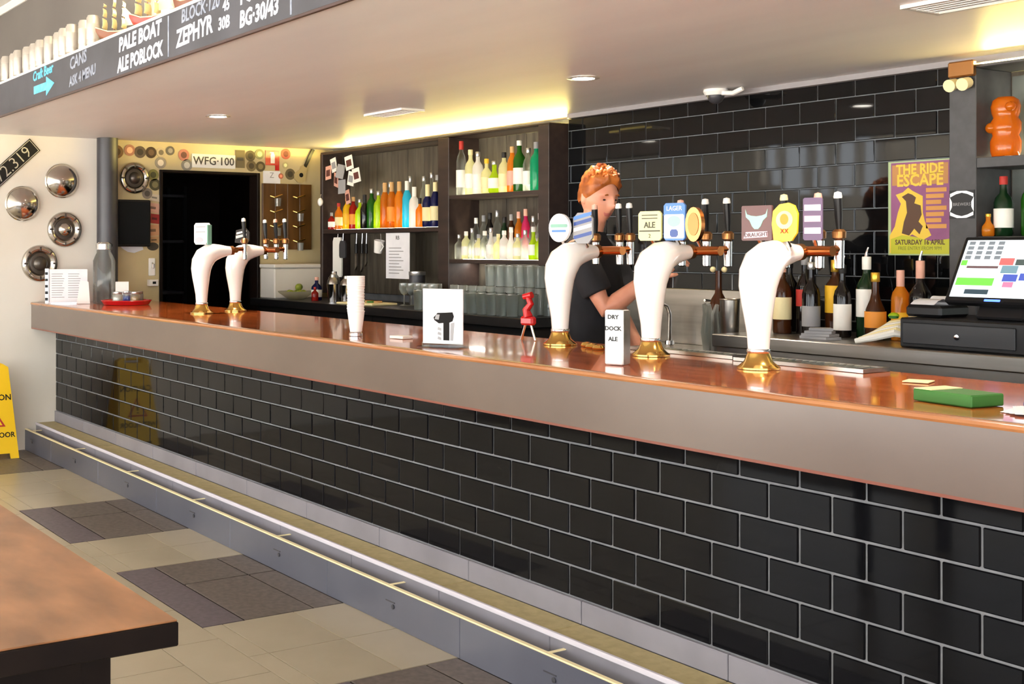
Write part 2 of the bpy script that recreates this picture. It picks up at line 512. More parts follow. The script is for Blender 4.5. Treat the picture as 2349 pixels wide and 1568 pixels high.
# ------------------------------------------------------------------ the bar
wall_bar = struct(MB().box(0.0, 8.6, 0.0, 0.10, 0.0, 0.985).build('wall_bar', M_grout, smooth=0))
zs = [(0.259+i*(0.762-0.259)/5, 0.259+(i+1)*(0.762-0.259)/5) for i in range(7)]
TH = (0.762-0.259)/5
tile_field(wall_bar, 0.004, 7.45, zs, 5.83, 0.0, M_black_tile, gap=0.007)
for i in range(13):
    MB().cbox(0.004+i*0.61, 0.004+(i+1)*0.61-0.003, -0.014, 0.001, 0.182, 0.257, 0.002).build('plinth_tile', M_plinth, wall_bar, smooth=0)

bt = thing('bar_counter_top', 'long varnished red-brown bar counter top with a deep worn brown front edge', 'bar counter', (0, 0, 0))
BT = 1.024
XE = 8.6
def yf(x): return -0.18 + 0.03*min(1.0, x/7.0)
pl = [(0.004, yf(0)+0.03), (XE, yf(8)+0.03), (XE, 0.66), (0.004, 0.66)]
MB().prism(pl, 0.985, BT-0.001, 'Z').build('top_board', M_bar_wood, bt, smooth=0)
fa = MB()
def strip(mb, prof, xs):
    vs = []; n = len(prof)
    for x in xs:
        for dy, z in prof: vs.append((x, yf(x)+dy, z))
    fs = [tuple(range(n)), tuple(range((len(xs)-1)*n, len(xs)*n))[::-1]]
    for i in range(len(xs)-1):
        for k in range(n):
            j = (k+1) % n
            fs.append((i*n+k, i*n+j, (i+1)*n+j, (i+1)*n+k))
    mb.add(vs, fs)
xs = [0.004, 2, 4, 6, 7, XE]
strip(fa, [(0.0, 0.850), (0.0, 1.010), (0.04, 1.010), (0.04, 0.842), (0.008, 0.842)], xs)
fa.build('front_fascia', M_fascia, bt, smooth=0)
ed = MB()
strip(ed, [(-0.003, 1.010), (-0.006, 1.016), (-0.003, 1.023), (0.006, 1.027), (0.035, 1.0255), (0.035, 1.010)], xs)
ed.build('edge_moulding', M_edge, bt)
b2 = MB(); strip(b2, [(0.0, 0.842), (0.0, 0.850), (0.008, 0.850), (0.008, 0.842)], xs)
b2.build('bottom_bead', mat('red_bead', srgb(120, 62, 46), 0.4), bt)
MB().box(0.004, XE, 0.10, 0.60, 0.90, 0.985).build('under_frame', M_dark_wood, bt, smooth=0)
t = thing('bar_back_panel', 'dark inner bar panel under the counter on the staff side', 'panel', (0, 0, 0))
MB().box(0.9, XE, 0.58, 0.60, 0.0, 0.84).build('panel_board', M_black_matt, t, smooth=0)

# tiled foot ledge and the steel trough panel in front of it
fl = thing('foot_ledge', 'low buff-topped tiled ledge running along the foot of the bar', 'foot ledge')
MB().box(0.004, XE, -0.136, -0.001, 0.0, 0.170).build('core', M_grout, fl, smooth=0)
for i in range(14):
    x0 = 0.004+i*0.61
    MB().cbox(x0, x0+0.607, -0.140, -0.015, 0.170, 0.182, 0.002).build('tread_tile', M_tread, fl, smooth=0)
    MB().cbox(x0, x0+0.607, -0.147, -0.136, 0.0, 0.168, 0.002).build('riser_tile', M_plinth, fl, smooth=0)
MB().cbox(0.004, XE, -0.152, -0.134, 0.166, 0.1845, 0.004).build('nosing', mat('pale_nosing', srgb(206, 202, 212), 0.25), fl)
tp = thing('trough_panel', 'blue-grey steel kick panel with a bright brass lip in front of the foot ledge', 'kick panel')
for i in range(9):
    x0 = 0.136+i*0.905-0.45
    MB().cbox(max(0.004, x0), x0+0.903, -0.224, -0.216, 0.0, 0.141, 0.0015).build('steel_sheet', M_steel_panel, tp, smooth=0)
MB().cbox(0.004, XE, -0.2265, -0.206, 0.1405, 0.1465, 0.002).build('brass_lip', M_brass_lip, tp)
br = MB().box(-0.006, 0.006, -0.212, -0.146, 0.1445, 0.1475).mesh('bracket', M_brass_lip, 0)
bo = MB().lathe([(0, 0), (0.009, 0), (0.009, 0.004), (0, 0.006)], 10, (0, 0, 0)).mesh('bolt', M_dark_grey)
for i in range(9):
    link('bracket', br, tp, (0.136+i*0.905, 0, 0))
    link('bolt', bo, tp, (0.136+i*0.905+0.04, -0.224, 0.075), (R(90), 0, 0))
    MB().box(-0.03, 0.03, -0.2262, -0.2235, 0.088, 0.092).build('slot', M_dark_grey, tp, (0.136+i*0.905+0.02, 0, 0), smooth=0)

# ------------------------------------------------------------------ lamps
def downlight(x, y, label):
    t = thing('downlight', label, 'ceiling light', (x, y, SOFFIT), group='recessed downlights in the lowered ceiling')
    MB().lathe([(0.062, -0.001), (0.075, -0.006), (0.052, -0.008), (0.050, -0.001)], 28).build('trim_ring', M_white, t)
    MB().lathe([(0, -0.004), (0.052, -0.004), (0.052, -0.001), (0, -0.001)], 28).build('lamp_face', M_lamp_face, t)
    ld = bpy.data.lights.new('downlight_beam', 'SPOT')
    ld.energy = 40; ld.color = (1.0, 0.86, 0.70); ld.spot_size = R(115); ld.spot_blend = 0.7; ld.shadow_soft_size = 0.05
    link('beam', ld, t, (0, 0, -0.02))
downlight(1.86, 0.387, 'recessed round downlight nearest the left wall, above the far pair of beer fonts')
downlight(4.228, 1.131, 'recessed round downlight above the barman, between ceiling vent and black tiles')
downlight(6.35, 0.50, 'recessed round downlight near the right end of the bar, above the frame')

def vent(x, y, w, d, label, tilt=0):
    t = thing('ceiling_vent', label, 'vent', (x, y, SOFFIT), tilt, group='air vents in the lowered ceiling')
    f = MB()
    f.box(-w/2, w/2, -d/2, -d/2+0.02, -0.012, 0).box(-w/2, w/2, d/2-0.02, d/2, -0.012, 0).box(-w/2, -w/2+0.02, -d/2+0.02, d/2-0.02, -0.012, 0).box(w/2-0.02, w/2, -d/2+0.02, d/2-0.02, -0.012, 0)
    f.build('frame', M_white, t, smooth=0)
    n = 5
    for i in range(n):
        y0 = -d/2+0.02+(d-0.04)*(i+0.5)/n
        MB().box(-w/2+0.02, w/2-0.02, -0.012, 0.012, -0.001, 0.001).build('slat', M_white, t, (0, y0, -0.006), (R(28), 0, 0), smooth=0)
vent(2.57, 1.17, 0.40, 0.16, 'slim white air vent in the ceiling before the left bottle shelves')
vent(6.30, 0.98, 0.55, 0.20, 'white air vent in the ceiling at the top right corner')

t = thing('security_camera', 'small white dome camera fixed to the ceiling by the black tiled wall', 'camera', (4.24, 1.99, SOFFIT))
MB().lathe([(0.06, 0), (0.062, -0.012), (0.05, -0.03), (0, -0.03)], 20).build('mount', M_white, t)
MB().sphere((0, 0, -0.03), 0.042, 16, 8).build('dome', M_dark_grey, t)
MB().tube([(0.03, 0, -0.02), (0.12, -0.01, -0.03), (0.17, 0.0, -0.012)], 0.012, 8).build('cable_arm', M_white, t)

def led(name, x0, x1, y0, y1, z0, z1, m, label):
    return tag(MB().cbox(x0, x1, y0, y1, z0, z1, 0.001).build(name, m, smooth=0), label, 'light strip')

# ------------------------------------------------------------------ back shelves
SF = 2.0          # front plane of the shelf units
UB = BACK+0.118   # their back
UT = 2.142        # their top
def shelf_unit(name, label, x0, x1, posts, shelves, planks_z, front=SF):
    t = thing(name, label, 'shelf unit')
    n = max(3, round((x1-x0)/0.105)); w = (x1-x0)/n
    for i in range(n):
        MB().cbox(x0+i*w+0.001, x0+(i+1)*w-0.001, UB-0.016-0.002*(i % 2), UB-0.002, planks_z[0], planks_z[1], 0.0015).build('plank', M_plank, t, smooth=0)
    for a, b in posts:
        MB().cbox(a, b, front-0.004, UB-0.018, planks_z[0], UT-0.012, 0.003).build('post', M_shelf_wood if a < 4 else M_post, t)
    for a, b, z0, z1 in shelves:
        MB().cbox(a, b, front, UB-0.018, z0, z1, 0.002).build('shelf', M_shelf_wood if a < 4 else M_post, t)
    return t
shelf_unit('bottle_shelf_unit', 'dark timber bottle shelf unit with weathered planks beside the cream wall', 0.262, 1.838,
           [(0.262, 0.30)], [(0.30, 1.838, 1.515, 1.545), (0.262, 1.838, UT-0.022, UT)], (1.06, UT-0.022))
shelf_unit('bottle_shelf_unit', 'two-tier dark timber bottle shelf unit left of the black tiled wall', 1.84, 2.965,
           [(1.84, 1.962), (2.868, 2.965)], [(1.962, 2.868, 1.722, 1.748), (1.962, 2.868, 1.305, 1.330), (1.84, 2.965, UT-0.012, UT)], (1.06, UT-0.012))
su_ = shelf_unit('bottle_shelf_unit', 'charcoal shelf unit behind the till at the right edge', 5.478, 7.3,
           [(5.478, 5.594), (7.2, 7.3)], [(5.594, 7.2, 1.725, 1.766), (5.478, 7.3, UT-0.012, UT)], (1.06, UT-0.012))
MB().box(5.6, 7.2, UB-0.024, UB-0.019, 1.10, 2.11).build('mirror_back', mat('hazy_mirror', srgb(170, 176, 170), 0.25, metal=0.7, color2=srgb(140, 146, 140), scale=5), su_, smooth=0)['label'] = 'hazy pale mirror back panel'
def cove(x0, x1, label, k=1.0):
    t = thing('cove_light', label, 'light strip', ((x0+x1)/2, 2.21, UT))
    MB().cbox(-(x1-x0)/2, (x1-x0)/2, -0.008, 0.008, 0.0005, 0.008, 0.001).build('diffuser', M_led_warm, t, smooth=0)
    ld = bpy.data.lights.new('cove_glow', 'AREA')
    ld.shape = 'RECTANGLE'; ld.size = x1-x0; ld.size_y = 0.02; ld.energy = COVE*k*(x1-x0); ld.color = (1.0, 0.77, 0.22)
    link('glow', ld, t, (0, -0.012, 0.014), (R(-96), 0, 0))
COVE = 18.0
cove(0.30, 2.95, 'warm light strip on top of the left shelf units, lighting the ceiling')
cove(5.5, 7.28, 'warm light strip on top of the right shelf unit', 1.6)
led('shelf_light', 0.33, 1.82, 2.10, 2.13, 1.5455, 1.5485, M_led_shelf, 'thin glowing strip under the bottles of the single left shelf')
led('shelf_light', 1.98, 2.86, 2.10, 2.13, 1.7485, 1.7515, M_led_shelf, 'thin glowing strip under the bottles of the upper shelf')
led('shelf_light', 1.98, 2.86, 2.10, 2.13, 1.3305, 1.3335, M_led_shelf, 'thin glowing strip under the bottles of the lower shelf')
led('shelf_light', 1.98, 2.86, 2.15, 2.18, 1.3022, 1.3047, M_led_under, 'thin light strip under the lower shelf, above the beer glasses')
led('shelf_light', 5.62, 7.18, 2.15, 2.18, 1.7665, 1.7695, M_led_shelf, 'thin glowing strip on the right shelf unit')

# back counter: dark run on the left, steel run on the right
CT = 1.02
t = thing('back_counter', 'black back counter with a square edge under the left bottle shelves', 'counter')
MB().cbox(0.004, 3.30, 1.52, BACK-0.02, CT-0.055, CT, 0.004).build('counter_top', M_black, t)
for i in range(4):
    MB().cbox(0.01+i*0.82, 0.01+(i+1)*0.82-0.006, 1.60, BACK-0.02, 0.0, CT-0.056, 0.003).build('cabinet', M_black_matt, t)
t = thing('steel_back_bench', 'stainless steel back bench with a folded front edge below the black tiles', 'bench')
MB().cbox(4.66, 7.4, 1.50, BACK-0.01, CT-0.055, CT, 0.004).build('bench_top', M_steel, t)
MB().cbox(3.32, 4.655, 1.56, BACK-0.01, 0.86, 0.90, 0.004).build('sink_deck', M_steel, t)
MB().cbox(3.32, 4.655, BACK-0.035, BACK-0.01, 0.90, 1.19, 0.003).build('splash_back', M_steel, t)
MB().cbox(4.66, 7.4, 1.53, 1.545, 0.80, CT-0.056, 0.003).build('front_panel', M_steel, t)
MB().box(3.32, 7.4, 1.60, BACK-0.04, 0.0, 0.79).build('base', M_black_matt, t, smooth=0)

# ------------------------------------------------------------------ bottles
def bottle_profile(kind, r, h):
    if kind == 'wine':
        return [(0, 0), (r*.9, 0), (r, .01), (r, .56*h), (r*.85, .64*h), (r*.42, .72*h), (r*.36, .80*h), (r*.36, h*.985), (0, h*.985)], .36*r
    if kind == 'squat':
        return [(0, 0), (r*.95, 0), (r, .008), (r, .52*h), (r*.93, .60*h), (r*.5, .70*h), (r*.33, .74*h), (r*.33, .97*h), (0, .97*h)], .33*r
    if kind == 'tall':
        return [(0, 0), (r*.95, 0), (r, .006), (r*.96, .62*h), (r*.75, .72*h), (r*.42, .80*h), (r*.38, .97*h), (0, .97*h)], .38*r
    if kind == 'belly':
        return [(0, 0), (r*.8, 0), (r*.95, .05*h), (r, .30*h), (r*.9, .45*h), (r*.5, .6*h), (r*.36, .7*h), (r*.36, .97*h), (0, .97*h)], .36*r
    return [(0, 0), (r*.96, 0), (r, .006), (r, .60*h), (r*.86, .68*h), (r*.45, .76*h), (r*.37, .80*h), (r*.37, .97*h), (0, .97*h)], .37*r
mesh_cache = {}
def bottle(x, y, z, kind, r, h, glass, lab, cap, label, group, cap_len=0.14, lab_z=(0.14, 0.46), n=14, pourer=False, square=False):
    t = thing('bottle', label, 'bottle', (x, y, z), random.uniform(-0.5, 0.5), group)
    key = (kind, round(r, 4), round(h, 3), glass.name, n, square)
    prof, nr = bottle_profile(kind, r, h)
    seg = 4 if square else n
    k = 1.25 if square else 1.0
    ph = PI/4 if square else 0
    if key not in mesh_cache:
        pr_ = [(rr*k if zz < .62*h else rr, zz) for rr, zz in prof]
        mesh_cache[key] = MB().lathe(pr_, seg, phase=ph).mesh('bottle_glass', glass, 50)
    link('glass_body', mesh_cache[key], t)
    if lab:
        key = ('lab', kind, round(r, 4), round(h, 3), lab.name, lab_z, square)
        if key not in mesh_cache:
            rl = r*1.02*k if kind != 'belly' else r*1.03
            mesh_cache[key] = MB().lathe([(rl*.99, lab_z[0]*h), (rl, lab_z[0]*h+.001), (rl, lab_z[1]*h-.001), (rl*.99, lab_z[1]*h)], seg, phase=ph).mesh('label', lab, 40)
        link('label', mesh_cache[key], t)
    if cap:
        key = ('cap', round(nr, 4), round(h, 3), cap.name, cap_len)
        if key not in mesh_cache:
            mesh_cache[key] = MB().lathe([(nr*1.12, h*(1-cap_len)), (nr*1.2, h*(1-cap_len)+.002), (nr*1.2, h-.002), (nr*1.1, h), (0, h)], 12).mesh('cap', cap, 40)
        link('cap', mesh_cache[key], t)
    if pourer:
        MB().tube([(0, 0, h), (0, 0, h+.015), (0.008, 0, h+.04)], [.009, .006, .004], 8).build('pourer', M_chrome, t)
    return t

L = dict(
    amber=liquid('amber_glass', srgb(206, 128, 28)), brown=liquid('brown_glass', srgb(74, 38, 16), .3), green=liquid('green_glass', srgb(44, 110, 30), .5),
    dkgreen=liquid('dark_green_glass', srgb(24, 54, 30), .3), teal=liquid('teal_glass', srgb(30, 172, 128)), cyan=liquid('cyan_liquor', srgb(60, 200, 232)),
    yellow=liquid('yellow_liquor', srgb(246, 204, 40)), red=liquid('red_liquor', srgb(176, 40, 30)), dark=liquid('near_black_glass', srgb(22, 18, 18), .15),
    navy=liquid('navy_glass', srgb(20, 26, 78), .3), pale=liquid('pale_liquor', srgb(240, 236, 190), .6), white=liquid('milk_white_glass', srgb(244, 242, 234), .5),
    honey=liquid('honey_liquor', srgb(228, 150, 40)), pink=liquid('pink_liquor', srgb(214, 60, 120)), lime=liquid('lime_liquor', srgb(190, 214, 40)),
    clear=M_glass_bottle)
def pap(n, c): return mat('paper_'+n, srgb(*c), 0.6)
P = dict(white=pap('white', (238, 236, 228)), cream=pap('cream', (236, 222, 170)), yellow=pap('yellow', (244, 190, 40)), red=pap('red', (186, 50, 40)),
         tan=pap('tan', (206, 164, 108)), black=pap('black', (26, 24, 24)), green=pap('green', (50, 110, 40)), blue=pap('blue', (50, 90, 190)),
         silver=mat('silver_foil', srgb(200, 200, 200), .3, metal=.9), gold=mat('gold_foil', srgb(230, 186, 70), .3, metal=.8), orange=pap('orange', (236, 150, 50)),
         grey=pap('grey', (150, 150, 152)), pink=pap('pink', (226, 170, 150)))
CN = dict(amber='amber', brown='brown', green='green', dkgreen='dark green', teal='teal green', cyan='bright blue', yellow='yellow', red='red', dark='near-black',
          navy='navy blue', pale='pale straw', white='milky white', honey='honey-coloured', pink='pink', lime='lime yellow', clear='clear glass')

def row(specs, y, z, where, group, seq=None):
    for i, (x, kind, r, h, g, lab, cap, cl) in enumerate(specs):
        l = '%s bottle, %s-capped, %s from left, %s' % (CN[g], cap, ORD[i], where)
        bottle(x, y + random.uniform(-.006, .006), z, kind, r, h, L[g], P[lab] if lab else None, P[cap] if cap else None, l, group, cap_len=cl)

row([(0.345, 'squat', .028, .13, 'red', 'white', 'grey', .2), (0.455, 'spirit', .030, .20, 'honey', 'cream', 'red', .14), (0.565, 'spirit', .034, .25, 'yellow', 'yellow', 'orange', .16),
     (0.655, 'spirit', .032, .24, 'red', 'orange', 'tan', .14), (0.745, 'squat', .034, .22, 'lime', None, 'silver', .12), (0.830, 'wine', .034, .25, 'dark', None, 'black', .25),
     (0.915, 'spirit', .037, .29, 'green', None, 'silver', .12), (1.010, 'spirit', .036, .27, 'lime', None, 'silver', .12), (1.100, 'tall', .035, .325, 'amber', None, 'tan', .24),
     (1.195, 'tall', .035, .325, 'amber', 'orange', 'tan', .24), (1.290, 'tall', .035, .325, 'honey', None, 'tan', .24), (1.375, 'tall', .034, .325, 'cyan', None, 'white', .2),
     (1.465, 'spirit', .036, .28, 'white', None, 'white', .3), (1.545, 'squat', .030, .20, 'honey', None, 'black', .2), (1.630, 'wine', .037, .29, 'navy', 'cream', 'cream', .40),
     (1.735, 'tall', .035, .30, 'navy', 'cream', 'cream', .42)],
    2.055, 1.5475, 'front row of single left shelf', 'bottles on the single left shelf')
row([(0.90, 'tall', .032, .33, 'clear', 'grey', 'silver', .12), (0.99, 'tall', .032, .34, 'clear', None, 'silver', .12), (1.24, 'tall', .03, .37, 'clear', None, 'silver', .12),
     (1.42, 'tall', .032, .36, 'clear', 'grey', 'silver', .1), (1.51, 'tall', .032, .38, 'clear', None, 'silver', .1), (1.59, 'tall', .03, .36, 'clear', None, 'grey', .1),
     (1.69, 'tall', .03, .39, 'clear', None, 'cream', .25), (1.79, 'tall', .03, .40, 'clear', None, 'cream', .25)],
    2.175, 1.5475, 'back row of single left shelf', 'clear bottles at the back of the left shelf')
row([(2.025, 'tall', .034, .352, 'clear', 'white', 'red', .16), (2.115, 'spirit', .036, .29, 'pale', 'white', 'cream', .12), (2.205, 'spirit', .036, .27, 'white', 'white', 'silver', .12),
     (2.295, 'squat', .036, .22, 'pale', 'cream', 'yellow', .14), (2.38, 'belly', .040, .20, 'lime', 'white', 'silver', .12), (2.463, 'spirit', .034, .25, 'pale', 'cream', 'dark' if False else 'black', .14),
     (2.545, 'tall', .033, .28, 'honey', 'pink', 'tan', .14), (2.625, 'spirit', .038, .31, 'green', 'white', 'white', .10), (2.70, 'tall', .034, .26, 'clear', 'white', 'silver', .12),
     (2.785, 'spirit', .040, .29, 'teal', None, 'grey', .14)],
    2.055, 1.7505, 'upper shelf of two-tier unit', 'bottles on the upper shelf')
g_low = ['clear', 'pale', 'clear', 'pale', 'clear', 'white', 'pale', 'white', 'white', 'pale', 'clear', 'lime', 'lime']
c_low = ['silver', 'white', 'silver', 'grey', 'white', 'silver', 'cream', 'white', 'white', 'silver', 'silver', 'white', 'grey']
row([(2.0+i*0.068, ('squat', 'spirit', 'belly')[i % 3], .030, .16+.02*((i*7) % 3), g, 'white' if i % 2 else None, c_low[i], .16) for i, g in enumerate(g_low)],
    2.055, 1.3325, 'front row of lower shelf', 'small bottles in front on the lower shelf')
g_back = ['clear', 'clear', 'dark', 'clear', 'dkgreen', 'brown', 'amber', 'pink', 'clear', 'clear', 'clear', 'clear']
c_back = ['white', 'grey', 'black', 'silver', 'black', 'grey', 'pink', 'pink', 'silver', 'white', 'silver', 'grey']
row([(2.03+i*0.072, 'tall', .029, .27+.015*((i*5) % 4), g, 'grey' if i % 3 == 0 else None, c_back[i], .14) for i, g in enumerate(g_back)],
    2.175, 1.3325, 'back row of lower shelf', 'bottles at the back of the lower shelf')

# ------------------------------------------------------------------ big bottles on the steel bench
def big(x, y, kind, r, h, g, lab, cap, cl, lz, label, **kw):
    bottle(x, y, CT+0.001, kind, r, h, L[g], P[lab] if lab else None, P[cap] if cap else None, label, 'spirit bottles on the steel bench', cap_len=cl, lab_z=lz, n=18, **kw)
big(4.80, 1.80, 'spirit', .040, .31, 'brown', 'cream', 'pink', .12, (.2, .52), 'brown bottle with a cream label, half hidden by the right beer font')
big(4.875, 1.86, 'spirit', .038, .34, 'dark', 'red', 'grey', .10, (.36, .58), 'dark bottle with a red label behind the right beer font', pourer=True)
big(4.955, 1.80, 'wine', .038, .32, 'dark', 'grey', 'silver', .10, (.12, .40), 'dark bottle with a grey label on the steel bench', pourer=True)
big(5.02, 1.88, 'spirit', .044, .33, 'brown', 'yellow', 'gold', .16, (.30, .66), 'broad brown bottle with a big yellow label', pourer=True)
big(5.115, 1.80, 'wine', .036, .31, 'dark', 'white', 'black', .12, (.10, .46), 'slim dark bottle with a white label beside the yellow-labelled one', pourer=True)
big(5.19, 1.86, 'spirit', .042, .345, 'dkgreen', 'white', 'white', .16, (.26, .60), 'dark green bottle with a white label and white neck', pourer=True)
big(5.275, 1.80, 'belly', .042, .28, 'brown', 'orange', 'gold', .14, (.18, .42), 'round-bellied bottle with an orange label')
big(5.35, 1.86, 'spirit', .036, .29, 'honey', 'yellow', 'pink', .24, (.12, .40), 'honey bottle with a yellow label and pink neck')
big(5.44, 1.86, 'squat', .044, .33, 'dark', 'cream', 'pink', .22, (.14, .42), 'dark bottle with a cream label next to the till', pourer=True)
big(4.735, 1.93, 'spirit', .036, .33, 'dark', None, 'black', .12, (.2, .4), 'tall unlabelled dark bottle at the back of the steel bench', pourer=True)

# ------------------------------------------------------------------ beer fonts
def tap_handle(parent, x, y, z, tip, badge=None):
    """one faucet: shank, nut, spout and a black lever with a pale tip"""
    MB().tube([(x, y-0.035, z), (x, y+0.03, z+0.002)], 0.012, 10).build('shank', M_copper, parent)
    sp = MB().lathe([(0, -0.062), (0.010, -0.062), (0.0145, -0.058), (0.0155, 0.0), (0.016, 0.03), (0.011, 0.036), (0, 0.036)], 14, (x, y+0.035, z)).build('spout', M_chrome, parent)
    MB().lathe([(0.013, 0.034), (0.021, 0.038), (0.022, 0.058), (0.014, 0.066), (0, 0.066)], 12, (x, y+0.035, z)).build('nut', M_bronze, sp)
    MB().tube([(x, y+0.035, z+0.064), (x, y+0.032, z+0.11), (x, y+0.028, z+0.165)], [0.008, 0.012, 0.013], 10).build('lever', M_black, parent)
    MB().lathe([(0.012, 0), (0.0135, 0.006), (0.011, 0.02), (0, 0.024)], 10, (x, y+0.028, z+0.163)).build('lever_tip', tip, parent)

def font(x, y, label, badges, tips, offs, grp):
    t = thing('beer_font', label, 'beer font', (x, y, BT), 0, grp)
    MB().lathe([(0, 0.0005), (0.066, 0.0005), (0.066, 0.006), (0.057, 0.012), (0.044, 0.024), (0.036, 0.045), (0.033, 0.052)], 28).build('base_flange', M_brass, t)
    MB().lathe([(0.035, 0.050), (0.0365, 0.053), (0.0365, 0.060), (0.035, 0.063)], 24).build('collar', M_chrome, t)
    pts = [(0, 0, .060), (0, 0, .11), (0, -.002, .16), (0, -.004, .21), (0, -.004, .255), (0, .004, .295), (0, .022, .325), (0, .050, .345), (0, .085, .356), (0, .12, .360), (0, .155, .362), (0, .185, .364)]
    rad = [.0325, .036, .043, .051, .058, .063, .064, .058, .049, .040, .031, .025]
    MB().tube(pts, rad, 28).build('swan_column', M_white, t, smooth=60)
    MB().tube([(0, .182, .364), (0, .202, .366)], .027, 18).build('neck_ring', M_bronze, t)
    lo, hi = min(offs)-0.03, max(offs)+0.03
    MB().tube([(lo, .208, .368), (hi, .208, .368)], .017, 14).build('manifold', M_copper, t)
    for o_, tip in zip(offs, tips):
        tap_handle(t, o_, .243, .372, tip)
    for b in badges: b(t)
    return t

def badge_poly(t, x, y, z, poly, front, name='badge', depth=0.008, rz=0.0):
    o = MB().prism(poly, -depth, 0, 'Y').build(name, front, t, (x, y-.015, z+.030), (0, 0, rz))
    o.scale = (1.15, 1, 1.15)
    MB().tube([(0, 0.0, min(p[1] for p in poly)+0.01), (0, 0.02, min(p[1] for p in poly)-0.012)], 0.006, 8).build('badge_stem', M_chrome, o)
    return o
def rrect(w, h, c=0.008):
    return [(-w/2+c, 0), (w/2-c, 0), (w/2, c), (w/2, h-c), (w/2-c, h), (-w/2+c, h), (-w/2, h-c), (-w/2, c)]
def oval(w, h, n=20):
    return [(w/2*math.cos(2*PI*i/n), h/2+h/2*math.sin(2*PI*i/n)) for i in range(n)]
C_blue = mat('badge_blue', srgb(66, 120, 196), .3)
C_dkblue = mat('badge_dark_blue', srgb(40, 70, 140), .3)
C_lemon = mat('badge_lemon', srgb(236, 230, 150), .3)
C_maroon = mat('badge_maroon', srgb(96, 54, 50), .35)
C_gold = mat('badge_gold', srgb(246, 206, 24), .3)
C_mint = mat('badge_mint', srgb(150, 196, 180), .4)
C_purple = mat('badge_purple', srgb(92, 66, 100), .4)
C_pinkb = mat('badge_pink', srgb(226, 180, 190), .4)
C_green = mat('badge_green', srgb(120, 170, 150), .4)
C_ink = mat('badge_ink', srgb(70, 66, 60), .6)

def b_lemon(t):
    o = badge_poly(t, -0.075, .09, .375, rrect(.088, .092), C_lemon, rz=0.12)
    for k, z in enumerate((.078, .068)): MB().box(-.03, .03, -.0095, -.008, z, z+.003).build('print_line', C_ink, o, smooth=0)
    text('lettering', 'ALE', .026, C_ink, o, (0, -.0085, .048), FACE_FRONT, bold=.0006)
    MB().box(-.04, .04, -.0095, -.008, .028, .032).build('print_line', C_ink, o, smooth=0)
    text('lettering', '2', .018, C_ink, o, (0, -.0085, .014), FACE_FRONT)
def b_blue(t):
    o = badge_poly(t, 0.035, .10, .375, rrect(.082, .115), C_blue, rz=0.08)
    MB().prism(rrect(.076, .074, .004), -.0095, -.008, 'Y').build('badge_field', M_white, o, (0, 0, .006))
    MB().prism(oval(.05, .034), -.0105, -.0095, 'Y').build('emblem', C_mint, o, (0, 0, .042))
    MB().prism(rrect(.03, .024, .006), -.0105, -.0095, 'Y').build('emblem', C_dkblue, o, (0, 0, .010))
    text('lettering', 'LAGER', .02, M_white, o, (0, -.0085, .098), FACE_FRONT)
def b_copper(t):
    o = badge_poly(t, 0.115, .12, .370, oval(.060, .105), M_copper, depth=.02, rz=0.1)
    MB().prism(oval(.04, .07), -.022, -.02, 'Y').build('emblem', M_bronze, o, (0, 0, .018))
def b_bull(t):
    o = badge_poly(t, -0.075, .10, .372, rrect(.098, .098, .003), C_maroon, rz=0.1)
    horn = [(-.036, .088), (-.030, .074), (-.018, .070), (0, .068), (.018, .070), (.030, .074), (.036, .088), (.034, .066), (.022, .056), (.014, .040), (.006, .032), (-.006, .032), (-.014, .040), (-.022, .056), (-.034, .066)]
    MB().prism(horn, -.0095, -.008, 'Y').build('emblem', C_mint, o)
    MB().prism([(-.042, .006), (.036, .010), (.036, .026), (-.034, .024)], -.0095, -.008, 'Y').build('name_strip', C_pinkb, o)
    text('lettering', 'DRAUGHT', .016, C_ink, o, (0, -.0098, .016), (R(90), R(-3), 0))
def b_gold(t):
    o = badge_poly(t, 0.035, .10, .366, [(-.034, .006), (-.018, 0), (.022, .004), (.038, .026), (.040, .078), (.030, .100), (.012, .108), (-.016, .104), (-.036, .086), (-.040, .05)], C_gold, rz=0.1)
    MB().prism(oval(.052, .050), -.0095, -.008, 'Y').build('emblem', C_lemon, o, (0, 0, .036))
    MB().prism(oval(.026, .03), -.0105, -.0095, 'Y').build('emblem', P['orange'], o, (0, 0, .048))
    text('lettering', 'XX', .018, P['red'], o, (0, -.0098, .03), FACE_FRONT)
def b_purple(t):
    o = badge_poly(t, 0.115, .13, .372, rrect(.052, .115, .004), C_purple, rz=0.3)
    for k, (z, m) in enumerate(((.018, M_white), (.05, C_pinkb), (.08, M_white))): MB().box(-.022, .022, -.0095, -.008, z, z+.016).build('stripe', m, o, smooth=0)
def b_round(t):
    o = badge_poly(t, -0.045, .06, .372, oval(.092, .098, 24), M_white, depth=.014, rz=0.15)
    MB().prism(rrect(.074, .012, .003), -.016, -.014, 'Y').build('stripe', C_green, o, (0, 0, .050))
    MB().prism(rrect(.062, .008, .002), -.016, -.014, 'Y').build('stripe', C_blue, o, (0, 0, .034))
def b_stripes(t):
    o = badge_poly(t, 0.055, .09, .366, rrect(.088, .105, .02), P['grey'], rz=0.1)
    for k, (z, m) in enumerate(((.014, C_dkblue), (.040, M_white), (.060, C_dkblue), (.080, C_blue))):
        MB().prism([(-.040, z), (.040, z+.016), (.040, z+.028), (-.040, z+.012)], -.0095, -.008, 'Y').build('stripe', m, o)
